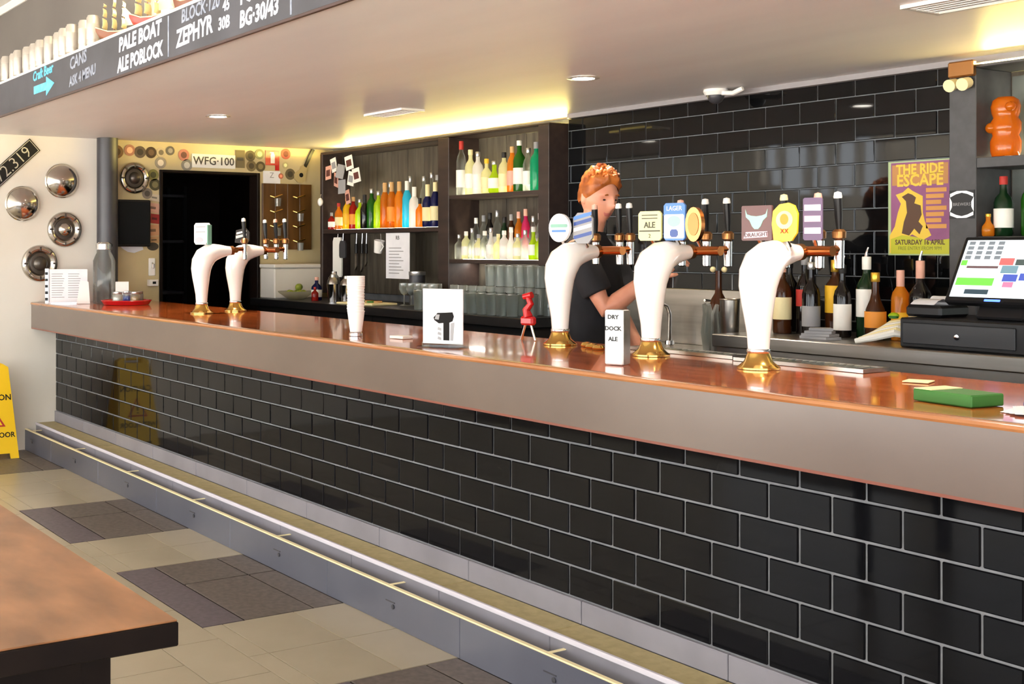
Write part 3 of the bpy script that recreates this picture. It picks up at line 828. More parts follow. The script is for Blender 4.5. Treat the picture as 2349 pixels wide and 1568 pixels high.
def b_whitebox(t):
    o = badge_poly(t, -0.05, .055, .37, rrect(.098, .11, .012), M_white, depth=.03, rz=0.3)
    for z in (.088, .062): MB().box(-.036, .036, -.032, -.03, z, z+.004).build('print_line', P['grey'], o, smooth=0)
    MB().prism(oval(.06, .03), -.032, -.03, 'Y').build('emblem', C_pinkb, o, (-.01, 0, .008))
    MB().box(.05, .056, -.03, 0, .0, .10).build('badge_side', C_green, o, smooth=0)
def b_fish(t):
    o = badge_poly(t, 0.02, .06, .372, [(-.06, .01), (.02, .0), (.05, .02), (.05, .06), (.02, .085), (-.05, .075)], P['black'], rz=0.3)
    MB().prism([(-.05, .030), (.03, .045), (.03, .056), (-.05, .045)], -.0095, -.008, 'Y').build('stripe', P['silver'], o)
    MB().prism([(-.045, .052), (.03, .066), (.03, .074), (-.045, .062)], -.0095, -.008, 'Y').build('stripe', M_white, o)
    MB().prism(oval(.05, .026), -.0095, -.008, 'Y').build('emblem', C_pinkb, o, (0.01, 0, .004))
TW_, TY_, TP_ = P['white'], P['cream'], P['pink']
font(5.882, .373, 'white swan-neck beer font with bull and yellow badges, nearest the till', [b_bull, b_gold, b_purple], [TY_, TP_, TW_], [-.125, .01, .085], 'white swan-neck beer fonts')
font(5.363, .427, 'white swan-neck beer font with lemon and blue badges, beside the white canister', [b_lemon, b_blue, b_copper], [TP_, TW_, TW_], [-.12, -.0, .10], 'white swan-neck beer fonts')
font(4.820, .479, 'white swan-neck beer font with a round blue-striped badge, in front of the barman', [b_round, b_stripes], [TP_, TW_, TW_], [-.10, .04, .10], 'white swan-neck beer fonts')
font(1.94, .245, 'white swan-neck beer font with a white box badge, leftmost on the bar', [b_whitebox], [TW_], [0.0], 'white swan-neck beer fonts')
font(1.814, .523, 'white swan-neck beer font with a black badge, second from the left end', [b_fish], [TW_, TP_, TW_], [-.14, .0, .12], 'white swan-neck beer fonts')

# ------------------------------------------------------------------ things on the bar
t = thing('paper_cup_stack', 'tall stack of white paper cups standing on the bar edge', 'cups', (3.985, 0.05, BT))
MB().lathe([(0, .001), (.030, .001), (.030, .012), (.024, .018), (0, .018)], 20).build('chrome_base', M_chrome, t)
cup = MB().lathe([(.026, 0), (.037, .085), (.039, .087), (.037, .090), (0, .084)], 24).mesh('cup', M_white_matt)
for k in range(10): link('cup', cup, t, (random.uniform(-.001, .001), random.uniform(-.001, .001), .0185+k*.0125))
for k in range(6): link('cup', MB().lathe([(.034, 0), (.0385, .04), (.040, .042), (.038, .046), (0, .04)], 24).mesh('cup', M_white_matt), t, (0, 0, .175+k*.0075))

t = thing('card_stand', 'white printed card in a clear stand showing a black beer tap', 'card stand', (4.675, 0.02, BT), R(24))
MB().box(-.088, .088, -.003, .003, .012, .222).build('card', M_paper, t, smooth=0)
MB().box(-.090, .090, -.045, .045, .0005, .0035).build('acrylic_foot', M_glass, t, smooth=0)
MB().box(-.090, .090, -.0065, -.0035, .0038, .016).build('acrylic_lip', M_glass, t, smooth=0)
MB().prism([(-.022, .130), (.044, .134), (.050, .118), (.044, .100), (.030, .094), (.030, .026), (.004, .026), (.004, .092), (-.016, .090), (-.036, .102), (-.040, .112)], -.0046, -.0034, 'Y').build('tap_picture', M_black_matt, t)
MB().prism([(-.034, .106), (-.016, .104), (-.012, .124), (-.028, .124)], -.0052, -.0046, 'Y').build('picture_light', P['grey'], t)
MB().prism([(.034, .026), (.046, .026), (.052, .096), (.036, .092)], -.0046, -.0034, 'Y').build('picture_shade', P['grey'], t)
for k in range(3): MB().prism([(-.022, .030+k*.018), (-.006, .026+k*.018), (-.006, .036+k*.018), (-.020, .040+k*.018)], -.0046, -.0034, 'Y').build('picture_shade', P['grey'], t)

t = thing('napkin_canister', 'square white canister with black lettering on the bar edge', 'canister', (5.55, 0.09, BT), R(24))
MB().cbox(-.031, .031, -.03, .03, .001, .178, .004).build('canister_body', M_white, t)
MB().cbox(.0312, .033, -.028, .028, .003, .176, .0005).build('steel_side', M_steel, t)
for k, (w_, zc) in enumerate((('DRY', .155), ('DOCK', .118), ('ALE', .084))):
    text('lettering', w_, .019, M_black, t, (-.002, -.0305, zc), FACE_FRONT, bold=.0008)

t = thing('lever_opener', 'red lever bottle opener on steel legs at the back edge of the bar', 'bottle opener', (4.575, 0.52, BT), R(15))
for s_ in (-1, 1): MB().tube([(.035*s_, .0, .001), (.02*s_, 0, .045), (.012*s_, 0, .07)], .005, 8).build('leg', M_chrome, t)
MB().cbox(-.032, .032, -.018, .018, .062, .098, .008).build('clamp_body', M_red, t)
MB().tube([(0, 0, .095), (-.01, 0, .125), (.012, 0, .15), (.0, 0, .175)], [.02, .016, .014, .012], 12).build('lever_arm', M_red, t)
MB().tube([(-.022, 0, .178), (.018, 0, .186)], [.012, .014], 12).build('grip', M_red, t)

for k, (x, y) in enumerate(((4.95, .50), (5.01, .47), (5.07, .45), (5.12, .47))):
    tag(MB().lathe([(0, 0.0005), (.022, .0005), (.024, .006), (.018, .016), (.006, .020), (0, .020)], 16).build('drain_cap', M_brass, None, (x, y, BT)),
        'small brass cap, %s from the left between the fonts by the barman' % ORD[k], 'cap', 'brass caps on the bar')

def drip_tray(x0, x1, y0, y1, label):
    t = thing('drip_tray', label, 'drip tray', (x0, y0, BT), group='steel drip trays on the bar')
    w, d = x1-x0, y1-y0
    f = MB().box(0, w, 0, .012, .0005, .012).box(0, w, d-.012, d, .0005, .012).box(0, .012, .012, d-.012, .0005, .012).box(w-.012, w, .012, d-.012, .0005, .012)
    f.build('tray_rim', M_steel, t, smooth=0)
    MB().box(.012, w-.012, .012, d-.012, .0005, .003).build('tray_floor', M_dark_grey, t, smooth=0)
    n = int((w-.03)/.028)
    for i in range(n):
        MB().tube([(.02+i*.028, .014, .009), (.02+i*.028, d-.014, .009)], .0025, 6).build('grate_bar', M_chrome, t)
drip_tray(5.12, 5.62, .55, .65, 'steel drip tray on the bar behind the lemon-badged font')
drip_tray(5.65, 6.15, .52, .65, 'steel drip tray on the bar behind the bull-badged font')

t = thing('coaster', 'small pale card left lying on the bar near the till', 'coaster', (6.38, .45, BT), R(20))
MB().cbox(-.035, .035, -.035, .035, .0005, .004, .001).build('card', P['cream'], t)
t = thing('coaster', 'small white card on the bar beside the tap picture', 'coaster', (4.22, .13, BT), R(10))
MB().cbox(-.04, .04, -.03, .03, .0005, .012, .001).build('card', P['white'], t)
t = thing('flyer_box', 'green and cream leaflet box lying on the bar at the right edge', 'box', (6.72, .10, BT), R(-8))
MB().cbox(-.085, .085, -.055, .055, .0005, .030, .003).build('box_body', P['green'], t)
MB().cbox(-.083, -.03, -.053, .053, .030, .032, .0005).build('box_print', P['cream'], t)
t = thing('loose_papers', 'loose white papers with a blue pen at the right end of the bar', 'papers', (6.94, .12, BT), R(14))
for k in range(4): MB().box(-.09, .11, -.075, .075, .0005+k*.0012, .0012+k*.0012).build('sheet', M_paper, t, (k*.006, -k*.008, 0), (0, 0, R(6*k)), smooth=0)
MB().tube([(-.07, .03, .011), (.06, .055, .011)], .005, 8).build('pen', C_dkblue, t)

# left end of the bar
t = thing('menu_holder', 'white drinks list in a metal-edged stand on the left end of the bar', 'menu stand', (.26, .00, BT), R(72))
MB().box(-.13, .13, -.002, .002, .006, .235).build('sheet', M_paper, t, smooth=0)
MB().cbox(-.155, -.128, -.008, .008, .001, .24, .002).build('spine', M_chrome, t)
for k in range(5): MB().box(-.153, -.134, -.0095, -.008, .02+k*.044, .04+k*.044).build('spine_print', M_black, t, smooth=0)
MB().box(-.13, .13, -.006, .03, .0005, .006).build('foot', M_chrome, t, smooth=0)
for c_ in range(2):
    for k in range(11): MB().box(-.11+c_*.11, -.025+c_*.11-.02*((k*3) % 4)/4, -.0032, -.002, .04+k*.016, .044+k*.016).build('print_line', P['grey'], t, smooth=0)

def jar(x, y, r, h, label, m=clear('jar_glass', frost=0.14), lid=M_chrome, fill=None):
    t = thing('glass_jar', label, 'jar', (x, y, BT))
    MB().lathe([(0, .001), (r*.95, .001), (r, .008), (r, h*.70), (r*.75, h*.80), (r*.62, h*.84), (r*.62, h*.9)], 20).build('jar_glass', m, t)
    MB().lathe([(r*.72, h*.88), (r*.74, h*.885), (r*.74, h*.97), (r*.5, h), (0, h)], 20).build('lid', lid, t)
    if fill:
        MB().lathe([(0, .006), (r*.9, .006), (r*.9, h*.38), (0, h*.42)], 14).build('contents', fill, t)
    return t
jar(.42, .20, .075, .42, 'tall glass cookie jar with a chrome lid at the left end of the bar')
t = thing('notice_card', 'blank white card propped beside the tall glass jar', 'card', (.50, .30, BT), R(75))
MB().cbox(-.045, .045, -.003, .003, .001, .15, .001).build('card', M_white_matt, t)
t = thing('paper_napkins', 'upright fan of white napkins in front of the tall glass jar', 'napkins', (.40, .06, BT), R(70))
for k in range(5): MB().prism([(-.045, .001), (.045, .001), (.035-.004*k, .15-.01*k), (-.02, .16-.01*k)], -.003, .001, 'Y').build('napkin', M_white_matt, t, (0, k*.008, 0), (R(-4*k), 0, 0))
t = thing('red_tray', 'red plastic serving tray holding small jars at the left end of the bar', 'tray', (.66, .27, BT), R(60))
MB().lathe([(0, .001), (.15, .001), (.165, .026), (.170, .028), (.168, .032), (.160, .030), (.148, .006), (0, .006)], 32).build('tray_dish', M_red, t)
for k, (dx, dy, m_, nm) in enumerate(((.02, -.07, P['white'], 'white'), (-.06, .03, P['blue'], 'blue'), (.06, .04, P['tan'], 'tan'), (-.01, .09, P['grey'], 'grey'))):
    j = thing('condiment_pot', 'small glass pot with %s contents on the red tray' % nm, 'pot', (.66+dx, .27+dy, BT+.0065), group='pots on the red tray')
    MB().lathe([(0, 0), (.030, 0), (.033, .01), (.033, .06), (.028, .068)], 16).build('pot_glass', M_glass_frost, j)
    MB().lathe([(0, .003), (.028, .003), (.028, .045), (0, .05)], 12).build('contents', m_, j)
    MB().lathe([(.030, .066), (.031, .068), (.031, .08), (0, .084)], 16).build('lid', P['silver'], j)

# ------------------------------------------------------------------ left wall: hubcaps, plates, coasters
def hubcap(y, z, r, style, label, tilt=0):
    t = thing('hubcap', label, 'hubcap', (0.0, y, z), 0, 'chrome hubcaps on the wall', rot=(tilt, 0, 0))
    if style == 'dome':
        prof = [(0, .008), (r*.98, .008)] + [(r*math.cos(a_), .012+.062*math.sin(a_)) for a_ in [PI/2*q/12 for q in range(12)]] + [(0, .074)]
        MB().lathe(prof, 36, axis='X').build('dome', M_hub, t, smooth=60)
        MB().lathe([(r*.90, .012), (r*1.02, .012), (r*1.03, .018), (r*.98, .024)], 36, axis='X').build('rim', M_hub, t)
        MB().lathe([(0, .072), (r*.10, .072), (r*.09, .077), (0, .079)], 16, axis='X').build('boss', M_hub, t)
    else:
        MB().lathe([(0, .006), (r, .006), (r*1.01, .014), (r*.95, .030), (r*.80, .036), (r*.66, .028), (r*.60, .016), (0, .016)], 36, axis='X').build('rim', M_hub, t, smooth=60)
        MB().lathe([(0, .0165), (r*.60, .0165), (r*.57, .024), (r*.48, .026), (0, .024)], 30, axis='X').build('dark_dish', M_hub_dark, t)
        MB().lathe([(0, .0245), (r*.40, .0245), (r*.36, .040), (r*.2, .050), (0, .052)], 24, axis='X').build('hub_cap', M_hub if style == 'cone' else M_hub_dark, t, smooth=60)
        for k in range(8):
            a = 2*PI*k/8
            MB().cbox(.030, .036, -.006, .006, -.014, .014, .001).build('vent_rib', M_hub_dark, t, (0, r*.80*math.cos(a), r*.80*math.sin(a)), (a+PI/2, 0, 0))
    return t
hubcap(.034, 1.879, .118, 'dome', 'domed chrome hubcap on the white wall, highest of the four')
hubcap(-.245, 1.713, .118, 'dome', 'domed chrome hubcap on the white wall, furthest left of the four')
hubcap(.056, 1.536, .124, 'cone', 'ringed chrome hubcap with a bright centre on the white wall')
hubcap(-.122, 1.296, .128, 'dark', 'ringed hubcap with a dark centre behind the drinks list stand')
hubcap(.575, 1.915, .115, 'dark', 'ringed hubcap on the cream wall between the post and the doorway')

t = thing('number_plate', 'black number plate with outlined figures hung at a slant, top left', 'number plate', (.004, -.33, 1.965), rot=(R(43), 0, 0))
MB().cbox(0, .006, -.24, .24, -.055, .055, .001).build('plate', M_black, t)
f = MB().box(.006, .0075, -.232, .232, .046, .050).box(.006, .0075, -.232, .232, -.050, -.046).box(.006, .0075, .228, .232, -.046, .046).box(.006, .0075, -.232, -.228, -.046, .046)
f.build('border_line', P['silver'], t, smooth=0)
text('lettering', '072.319', .115, P['silver'], t, (.0065, .0, -.002), FACE_RIGHT, bold=-.001)

t = thing('number_plate', 'cream number plate reading WFG 100 above the doorway', 'number plate', (.003, 1.215, 2.062))
MB().cbox(0, .005, -.18, .18, -.052, .052, .001).build('plate', P['white'], t)
text('lettering', 'WFG·100', .085, C_ink, t, (.0055, 0, -.002), FACE_RIGHT, bold=.001)

t = thing('fire_sign', 'red extinguisher location sign with a white symbol above the doorway', 'sign', (.002, 1.715, 2.10))
MB().prism([(-.06, .065), (.06, .065), (.06, -.09), (.025, -.09), (.025, -.05), (-.06, -.05)], 0, .004, 'X').build('sign_board', M_red, t)
MB().prism([(-.016, -.035), (.020, -.035), (.020, .03), (.012, .042), (.012, .052), (-.022, .052), (-.024, .044), (-.008, .042), (-.016, .03)], .004, .0055, 'X').build('extinguisher_symbol', M_white, t)
t = thing('pinned_notice', 'small white notice pinned below the red extinguisher sign', 'notice', (.002, 1.71, 1.955))
MB().box(0, .002, -.075, .075, -.05, .05).build('sheet', M_paper, t, smooth=0)
text('lettering', 'Z', .06, P['grey'], t, (.0025, .0, .015), FACE_RIGHT)

coasters = [(.448, 2.103, .048, (118, 88, 58), 'brown'), (.544, 2.118, .042, (170, 120, 96), 'rusty'), (.625, 2.108, .044, (92, 78, 66), 'dark grey'), (.710, 2.108, .042, (62, 44, 30), 'dark brown'),
            (.789, 2.112, .036, (190, 172, 140), 'buff'), (.862, 2.128, .034, (98, 92, 84), 'slate'), (.970, 2.100, .044, (186, 122, 104), 'terracotta'), (.785, 2.035, .044, (150, 140, 124), 'grey'),
            (.727, 1.944, .042, (128, 122, 64), 'olive'), (.741, 1.872, .044, (70, 66, 40), 'dark olive'), (.680, 1.805, .040, (120, 110, 98), 'taupe'), (.995, 2.025, .044, (138, 134, 122), 'ash grey'),
            (1.525, 2.115, .042, (96, 84, 58), 'dark khaki'), (1.604, 2.132, .040, (140, 140, 100), 'sage'), (1.533, 2.038, .042, (120, 104, 70), 'mustard'), (1.612, 2.036, .040, (84, 72, 44), 'umber'),
            (1.834, 2.143, .042, (190, 100, 80), 'brick red'), (1.83, 2.054, .026, (190, 178, 130), 'straw'), (1.873, 1.985, .044, (104, 92, 66), 'bronze'), (1.790, 1.968, .022, (190, 110, 84), 'tiny orange')]
for i, (y, z, r, c, nm) in enumerate(coasters):
    t = thing('beer_coaster', '%s round beer coaster stuck on the cream wall %s' % (nm, 'left of the doorway' if z < 2.0 and y < 1 else 'above the doorway' if y < 1.65 else 'by the extinguisher sign'), 'coaster', (.002, y, z), group='beer coasters on the cream wall')
    MB().lathe([(0, 0), (r, 0), (r, .003), (0, .003)], 20, axis='X').build('disc', mat('coaster_%d' % i, srgb(*c), .7), t)
    c2 = tuple(min(255, int(v*1.35)+20) for v in c) if i % 2 else tuple(int(v*.6) for v in c)
    MB().lathe([(0, .003), (r*.55, .003), (r*.55, .0042), (0, .0042)], 16, axis='X').build('print', mat('coaster_print_%d' % i, srgb(*c2), .7), t)
t = thing('beer_coaster', 'square khaki card stuck on the cream wall beside the WFG 100 plate', 'coaster', (.002, 1.437, 2.088))
MB().cbox(0, .003, -.040, .040, -.068, .068, .001).build('card', mat('khaki_card', srgb(116, 104, 74), .7), t)
MB().box(.003, .004, -.028, .028, -.012, .012).build('print', C_ink, t, smooth=0)
for k, (y, z, h, c, nm) in enumerate(((.745, 1.775, .05, (196, 182, 160), 'buff'), (.735, 1.70, .07, (206, 160, 140), 'pink'), (.745, 1.62, .07, (150, 36, 34), 'dark red'), (.735, 1.535, .08, (200, 150, 110), 'peach'),
                                     (.742, 1.465, .05, (190, 150, 104), 'sandy'))):
    t = thing('sticker', '%s sticker in the column of stickers beside the doorway' % nm, 'sticker', (.002, y, z), rot=(R(random.uniform(-12, 12)), 0, 0), group='stickers beside the doorway')
    MB().box(0, .0015, -.04, .04, -h/2, h/2).build('card', mat('sticker_%d' % k, srgb(*c), .6), t, smooth=0)
    MB().box(.0015, .0025, -.03, .012, -h/8, h/8).build('print', mat('sticker_print_%d' % k, srgb(*[int(v*.6) for v in c]), .6), t, smooth=0)
t = thing('beer_coaster', 'dark oval badge on the cream wall above the wall bottle opener', 'coaster', (.002, .724, 1.416))
MB().prism([(.045*math.cos(2*PI*i/20), .03*math.sin(2*PI*i/20)) for i in range(20)], 0, .003, 'X').build('disc', mat('dark_badge', srgb(60, 54, 44), .6), t)

t = thing('wall_bottle_opener', 'white wall-mounted bottle opener with a cap catcher beside the doorway', 'bottle opener', (.0, .716, 1.265))
MB().cbox(0, .012, -.026, .026, -.065, .065, .004).build('back_plate', M_white, t)
MB().tube([(.012, 0, .03), (.03, 0, .02), (.026, 0, -.01)], .008, 8).build('opener_lip', M_chrome, t)
MB().cbox(.0, .05, -.036, .036, -.14, -.092, .004).build('cap_catcher', M_white, t)
MB().box(.0502, .0508, -.012, .014, -.124, -.106).build('slot', M_black, t, smooth=0)

t = thing('wall_speaker', 'flat black speaker cabinet on the cream wall right of the round post', 'speaker', (.0, .552, 1.585), rot=(0, 0, R(0)))
MB().cbox(0, .07, -.13, .13, -.17, .17, .008).build('cabinet', M_black, t)
MB().cbox(.0702, .076, -.118, .118, -.155, .155, .003).build('grille', mat('speaker_grille', (.009, .010, .011), .8, spec=.08), t)
t = thing('pinned_notice', 'scrap of white paper sticking out below the black speaker', 'notice', (.004, .55, 1.395), rot=(R(-4), 0, 0))
MB().prism([(-.10, .03), (.09, .03), (.10, .005), (.03, -.025), (-.02, -.02), (-.06, .0)], 0, .002, 'X').build('sheet', M_paper, t)

t = thing('key_cabinet', 'brown timber board with hooks and glasses on the cream wall past the doorway', 'board', (.0, 1.84, 1.65))
for i in range(4):
    MB().cbox(0, .022, -.217+i*.1085, -.217+(i+1)*.1085-.0015, -.257, .257, .002).build('plank', mat('board_wood', srgb(104, 70, 30), .35, color2=srgb(76, 48, 18), scale=5, stretch=(1, 3, .4)), t)
for i in range(4):
    for j, y in enumerate((-.10, .10)):
        z = .16-i*.115
        h_ = MB().tube([(.022, y-.05, z), (.05, y-.03, z-.012), (.05, y+.04, z+.01)], .006, 8).build('hook', M_brass, t)
        if (i+j) % 2 == 0:
            MB().lathe([(.022, -.06), (.026, 0), (.024, .002)], 12, (.05, y, z-.02)).build('hanging_glass', M_glass_frost, t)
t = thing('toy_guitar', 'small black guitar ornament leaning at a slant on the cream wall', 'ornament', (.004, 1.985, 2.02), rot=(R(-28), 0, 0))
MB().prism([(-.04, -.03), (-.055, -.065), (-.035, -.10), (.0, -.11), (.035, -.10), (.055, -.065), (.04, -.03), (.028, -.01), (.035, .015), (.02, .035), (-.02, .035), (-.035, .015), (-.028, -.01)], 0, .014, 'X').build('body', mat('guitar_cream', srgb(190, 170, 120), .4), t)
MB().box(.004, .018, -.012, .012, .03, .19).build('neck', M_black, t, smooth=0)
MB().prism([(-.016, .19), (.016, .19), (.024, .235), (.006, .25), (-.02, .235)], .004, .016, 'X').build('headstock', P['grey'], t)
MB().lathe([(0, .014), (.018, .014), (.018, .016), (0, .016)], 12, (0, 0, -.045), 'X').build('sound_hole', M_black, t)

t = thing('fridge_box', 'low cream appliance with a lid standing on the back counter by the doorway', 'appliance', (.02, 1.60, CT))
MB().cbox(0, .24, .0, .42, .001, .23, .008).build('cabinet', M_white_wall, t)
MB().cbox(-.004, .25, -.006, .43, .232, .262, .006).build('lid', M_white_wall, t)

# ------------------------------------------------------------------ chalkboard on the bulkhead and what stands on it
cb = thing('chalkboard_menu', 'long black chalkboard with handwritten beer names along the front of the lowered ceiling', 'chalkboard', (0, -.702, 0))
MB().box(-.1, 12, -.008, .0, 2.186, 2.378).build('board', M_chalkboard, cb, smooth=0)
MB().cbox(-.1, 12, -.012, .0, 2.180, 2.192, .002).build('bottom_bead', mat('brown_bead', srgb(58, 36, 34), .4), cb)
def chalk(s, x, z, size, m=M_chalk, sx=1.0, rot=0.0, bold=.002, shear=.1):
    text('lettering', s, size, m, cb, (x, -.0086, z), (R(90), R(-rot), 0), extrude=.0006, bold=bold, shear=shear, sx=sx)
chalk('Craft Beer', 2.00, 2.345, .072, M_chalk_blue, 1.15, 2)
MB().prism([(1.84, 2.245), (2.06, 2.245), (2.06, 2.215), (2.20, 2.268), (2.06, 2.318), (2.06, 2.288), (1.84, 2.288)], -.0092, -.0082, 'Y').build('arrow', M_chalk_blue, cb)
chalk('CANS', 2.58, 2.335, .085, M_chalk_grey, 1.15, 3)
chalk('ASK 4 MENU', 2.64, 2.250, .070, M_chalk_grey, 1.0, 3)
chalk('PALE BOAT', 3.40, 2.330, .088, M_chalk, 1.12, 1, .0035)
chalk('ALE POBLOCK', 3.40, 2.238, .088, M_chalk, .93, 1, .0035)
MB().box(3.725, 3.737, -.0092, -.0082, 2.20, 2.37).build('divider', M_chalk_grey, cb, smooth=0)
chalk('BLOCK·120', 4.05, 2.345, .075, M_chalk_grey, .98, 1)
chalk('ZEPHYR', 3.99, 2.262, .100, M_chalk, .98, 2, .003)
chalk('45', 4.29, 2.320, .06, M_chalk); chalk('30B', 4.27, 2.255, .065, M_chalk)
chalk('PONY 45', 4.58, 2.330, .085, M_chalk, 1.0, 1, .003)
chalk('BG·30/43', 4.56, 2.245, .085, M_chalk, .95, 1, .003)
MB().box(4.80, 4.812, -.0092, -.0082, 2.20, 2.37).build('divider', M_chalk_grey, cb, smooth=0)
chalk('STOUT 50', 5.08, 2.320, .085, M_chalk)
shelf = thing('display_ledge', 'white-lipped display ledge on top of the chalkboard', 'ledge', (0, 0, 0))
MB().cbox(-.1, 12, -.712, -.43, 2.379, 2.392, .003).build('ledge_board', M_white_matt, shelf)
LT = 2.393
can_body = MB().lathe([(0, 0), (.024, 0), (.033, .010), (.033, .140), (.027, .150), (.027, .153), (.024, .150), (0, .149)], 18).mesh('can_body', M_tin)
can_band = MB().lathe([(.0333, .035), (.0336, .036), (.0336, .11), (.0333, .111)], 18).mesh('can_label', mat('can_print', srgb(186, 178, 170), .4, metal=.3))
for i in range(13):
    t = thing('drink_can', 'silver drink can in the row above the chalkboard, %s from the ships' % ORD[12-i], 'can', (1.02+i*.137+random.uniform(-.012, .012), -.665+random.uniform(-.01, .012), LT), random.uniform(0, 6), 'cans on the ledge')
    link('can_body', can_body, t); link('can_label', can_band, t)

def ship(x, scale, hull_m, label, rz=0.0):
    t = thing('model_ship', label, 'model ship', (x, -.62, LT), rz, 'model ships on the ledge')
    S = scale
    c = MB()
    for s_ in (-1, 1): c.box((.07*s_-.006)*S, (.07*s_+.006)*S, -.035*S, .035*S, 0, .05*S)
    c.box(-.09*S, .09*S, -.008*S, .008*S, .0, .012*S)
    c.build('cradle', M_table, t, smooth=0)
    secs = [(-.19, .012, .115, .15), (-.15, .034, .05, .135), (-.05, .042, .03, .105), (.06, .040, .03, .105), (.14, .024, .055, .125), (.20, .003, .10, .145)]
    vs = []; fs = []
    for X, w, zb, zt in secs:
        for k in range(7):
            a = PI*k/6
            vs.append((X*S, -math.cos(a)*w*S, (zt - math.sin(a)**.8*(zt-zb))*S))
    for i in range(len(secs)-1):
        for k in range(6): fs.append((i*7+k, i*7+k+1, (i+1)*7+k+1, (i+1)*7+k))
        fs.append((i*7+6, i*7, (i+1)*7, (i+1)*7+6))
    fs += [tuple(range(7))[::-1], tuple(range(35, 42))]
    h = MB().add(vs, fs).build('hull', hull_m, t)
    MB().tube([(-.19*S, -.010*S, .155*S), (-.05*S, -.043*S, .11*S), (.06*S, -.041*S, .11*S), (.20*S, 0, .15*S)], .006*S, 6).build('rail', P['cream'], h)
    MB().tube([(-.19*S, .010*S, .155*S), (-.05*S, .043*S, .11*S), (.06*S, .041*S, .11*S), (.20*S, 0, .15*S)], .006*S, 6).build('rail', P['cream'], h)
    for X, hh in ((-.10, .40), (.0, .48), (.10, .42)):
        m = MB().tube([(X*S, 0, .09*S), (X*S, 0, hh*S)], [.006*S, .003*S], 6).build('mast', M_table, t)
        for z0, z1, w in ((.14, .24, .07), (.26, .34, .055), (.36, hh-.01, .04)):
            if z1 - z0 < .03: continue
            sv = []; sf = []
            for j in range(4):
                z = (z0+(z1-z0)*j/3)*S
                for i in range(5):
                    u = -1+i/2
                    bul = .022*S*math.sin(PI*(j+.5)/4)*(1-.5*u*u)
                    sv.append((X*S+bul, u*w*S*(1-.1*j/3), z))
            nv = len(sv)
            sv += [(p[0]-.003*S, p[1], p[2]) for p in sv]
            for j in range(3):
                for i in range(4):
                    a = j*5+i
                    sf.append((a, a+1, a+6, a+5)); sf.append((nv+a, nv+a+5, nv+a+6, nv+a+1))
            rim = [0, 1, 2, 3, 4, 9, 14, 19, 18, 17, 16, 15, 10, 5]
            for q in range(len(rim)):
                a, b = rim[q], rim[(q+1) % len(rim)]
                sf.append((a, nv+a, nv+b, b))
            MB().add(sv, sf).build('sail', P['cream'], m, smooth=60)
    MB().tube([(.18*S, 0, .13*S), (.30*S, 0, .19*S)], [.005*S, .003*S], 6).build('bowsprit', M_table, t)
    sv = [(.12*S, 0, .17*S), (.28*S, 0, .185*S), (.11*S, 0, .36*S)]
    MB().prism([(p[0], p[2]) for p in sv], -.0015*S, .0015*S, 'Y').build('jib_sail', P['cream'], t)
ship(2.84, .48, mat('ship_brown', srgb(120, 70, 44), .5), 'wooden model sailing ship with cream sails beside the row of cans', R(50))
ship(3.27, .48, mat('ship_red', srgb(150, 40, 26), .4), 'model sailing ship with a red hull above the chalkboard', R(40))
ship(3.72, .48, mat('ship_brown2', srgb(110, 62, 40), .5), 'model sailing ship with a brown hull, rightmost on the ledge', R(15))
def ledge_lamp(x, label):
    t = thing('ledge_lamp', label, 'lamp', (x, -.47, LT))
    MB().lathe([(0, 0), (.03, 0), (.03, .01), (.022, .04), (.026, .05)], 16).build('lamp_body', M_black, t)
    MB().lathe([(0, .046), (.022, .046), (.022, .05), (0, .05)], 16).build('bulb', emitter('ledge_bulb', (1, .8, .5), 12), t)
    ld = bpy.data.lights.new('ledge_glow', 'SPOT'); ld.energy = 40; ld.color = (1, .84, .55); ld.spot_size = R(150); ld.spot_blend = .9; ld.shadow_soft_size = .03
    link('glow', ld, t, (0, -.02, .06), (R(180), 0, 0))
ledge_lamp(2.95, 'small uplight hidden on the ledge behind the red-hulled model ship')
ledge_lamp(3.6, 'small uplight hidden on the ledge right of the model ships')

# ------------------------------------------------------------------ wet floor sign
t = thing('wet_floor_sign', 'yellow folding wet floor caution sign standing by the end of the bar', 'sign', (.17, -.51, 0))
def panel(side):
    foot, top = .14*side, .012*side
    pts = [(-.155, 0), (-.10, 0), (-.095, .035), (.095, .035), (.10, 0), (.155, 0), (.115, .60), (.075, .625), (.055, .585), (-.055, .585), (-.075, .625), (-.115, .60)]
    vs = []
    for off in (0, .012*side):
        for y, z in pts:
            f_ = z/.625
            vs.append((foot+(top-foot)*f_+off, y, z))
    n = len(pts)
    fs = [tuple(range(n)), tuple(range(n, 2*n))] + [(i, (i+1) % n, n+(i+1) % n, n+i) for i in range(n)]
    return MB().add(vs, fs)
pf = panel(1).build('front_panel', M_yellow_sign, t, smooth=0)
panel(-1).build('rear_panel', M_yellow_sign, t, smooth=0)
MB().tube([(0, -.07, .612), (0, .07, .612)], .010, 8).build('hinge', M_yellow_sign, t)
tl = math.atan2(.128, .625)
def onp(z): return .14-.128*z/.625+.0125
for s_, z, sz in (('CAUTION', .40, .055), ('WET FLOOR', .155, .048)):
    text('lettering', s_, sz, M_black, pf, (onp(z), 0, z), (R(90)-0, 0, R(90)), bold=.001).rotation_euler = (Matrix.Rotation(-tl, 3, 'Y') @ Euler(FACE_RIGHT).to_matrix()).to_euler()
tri = MB().prism([(-.075, -.05), (.075, -.05), (0, .08)], 0, .002, 'X').build('warning_triangle', P['red'], pf, (onp(.26), 0, .26)); tri.rotation_euler = (0, -tl, 0)
tri2 = MB().prism([(-.055, -.04), (.055, -.04), (0, .057)], .002, .003, 'X').build('triangle_field', M_yellow_sign, pf, (onp(.26), 0, .26)); tri2.rotation_euler = (0, -tl, 0)
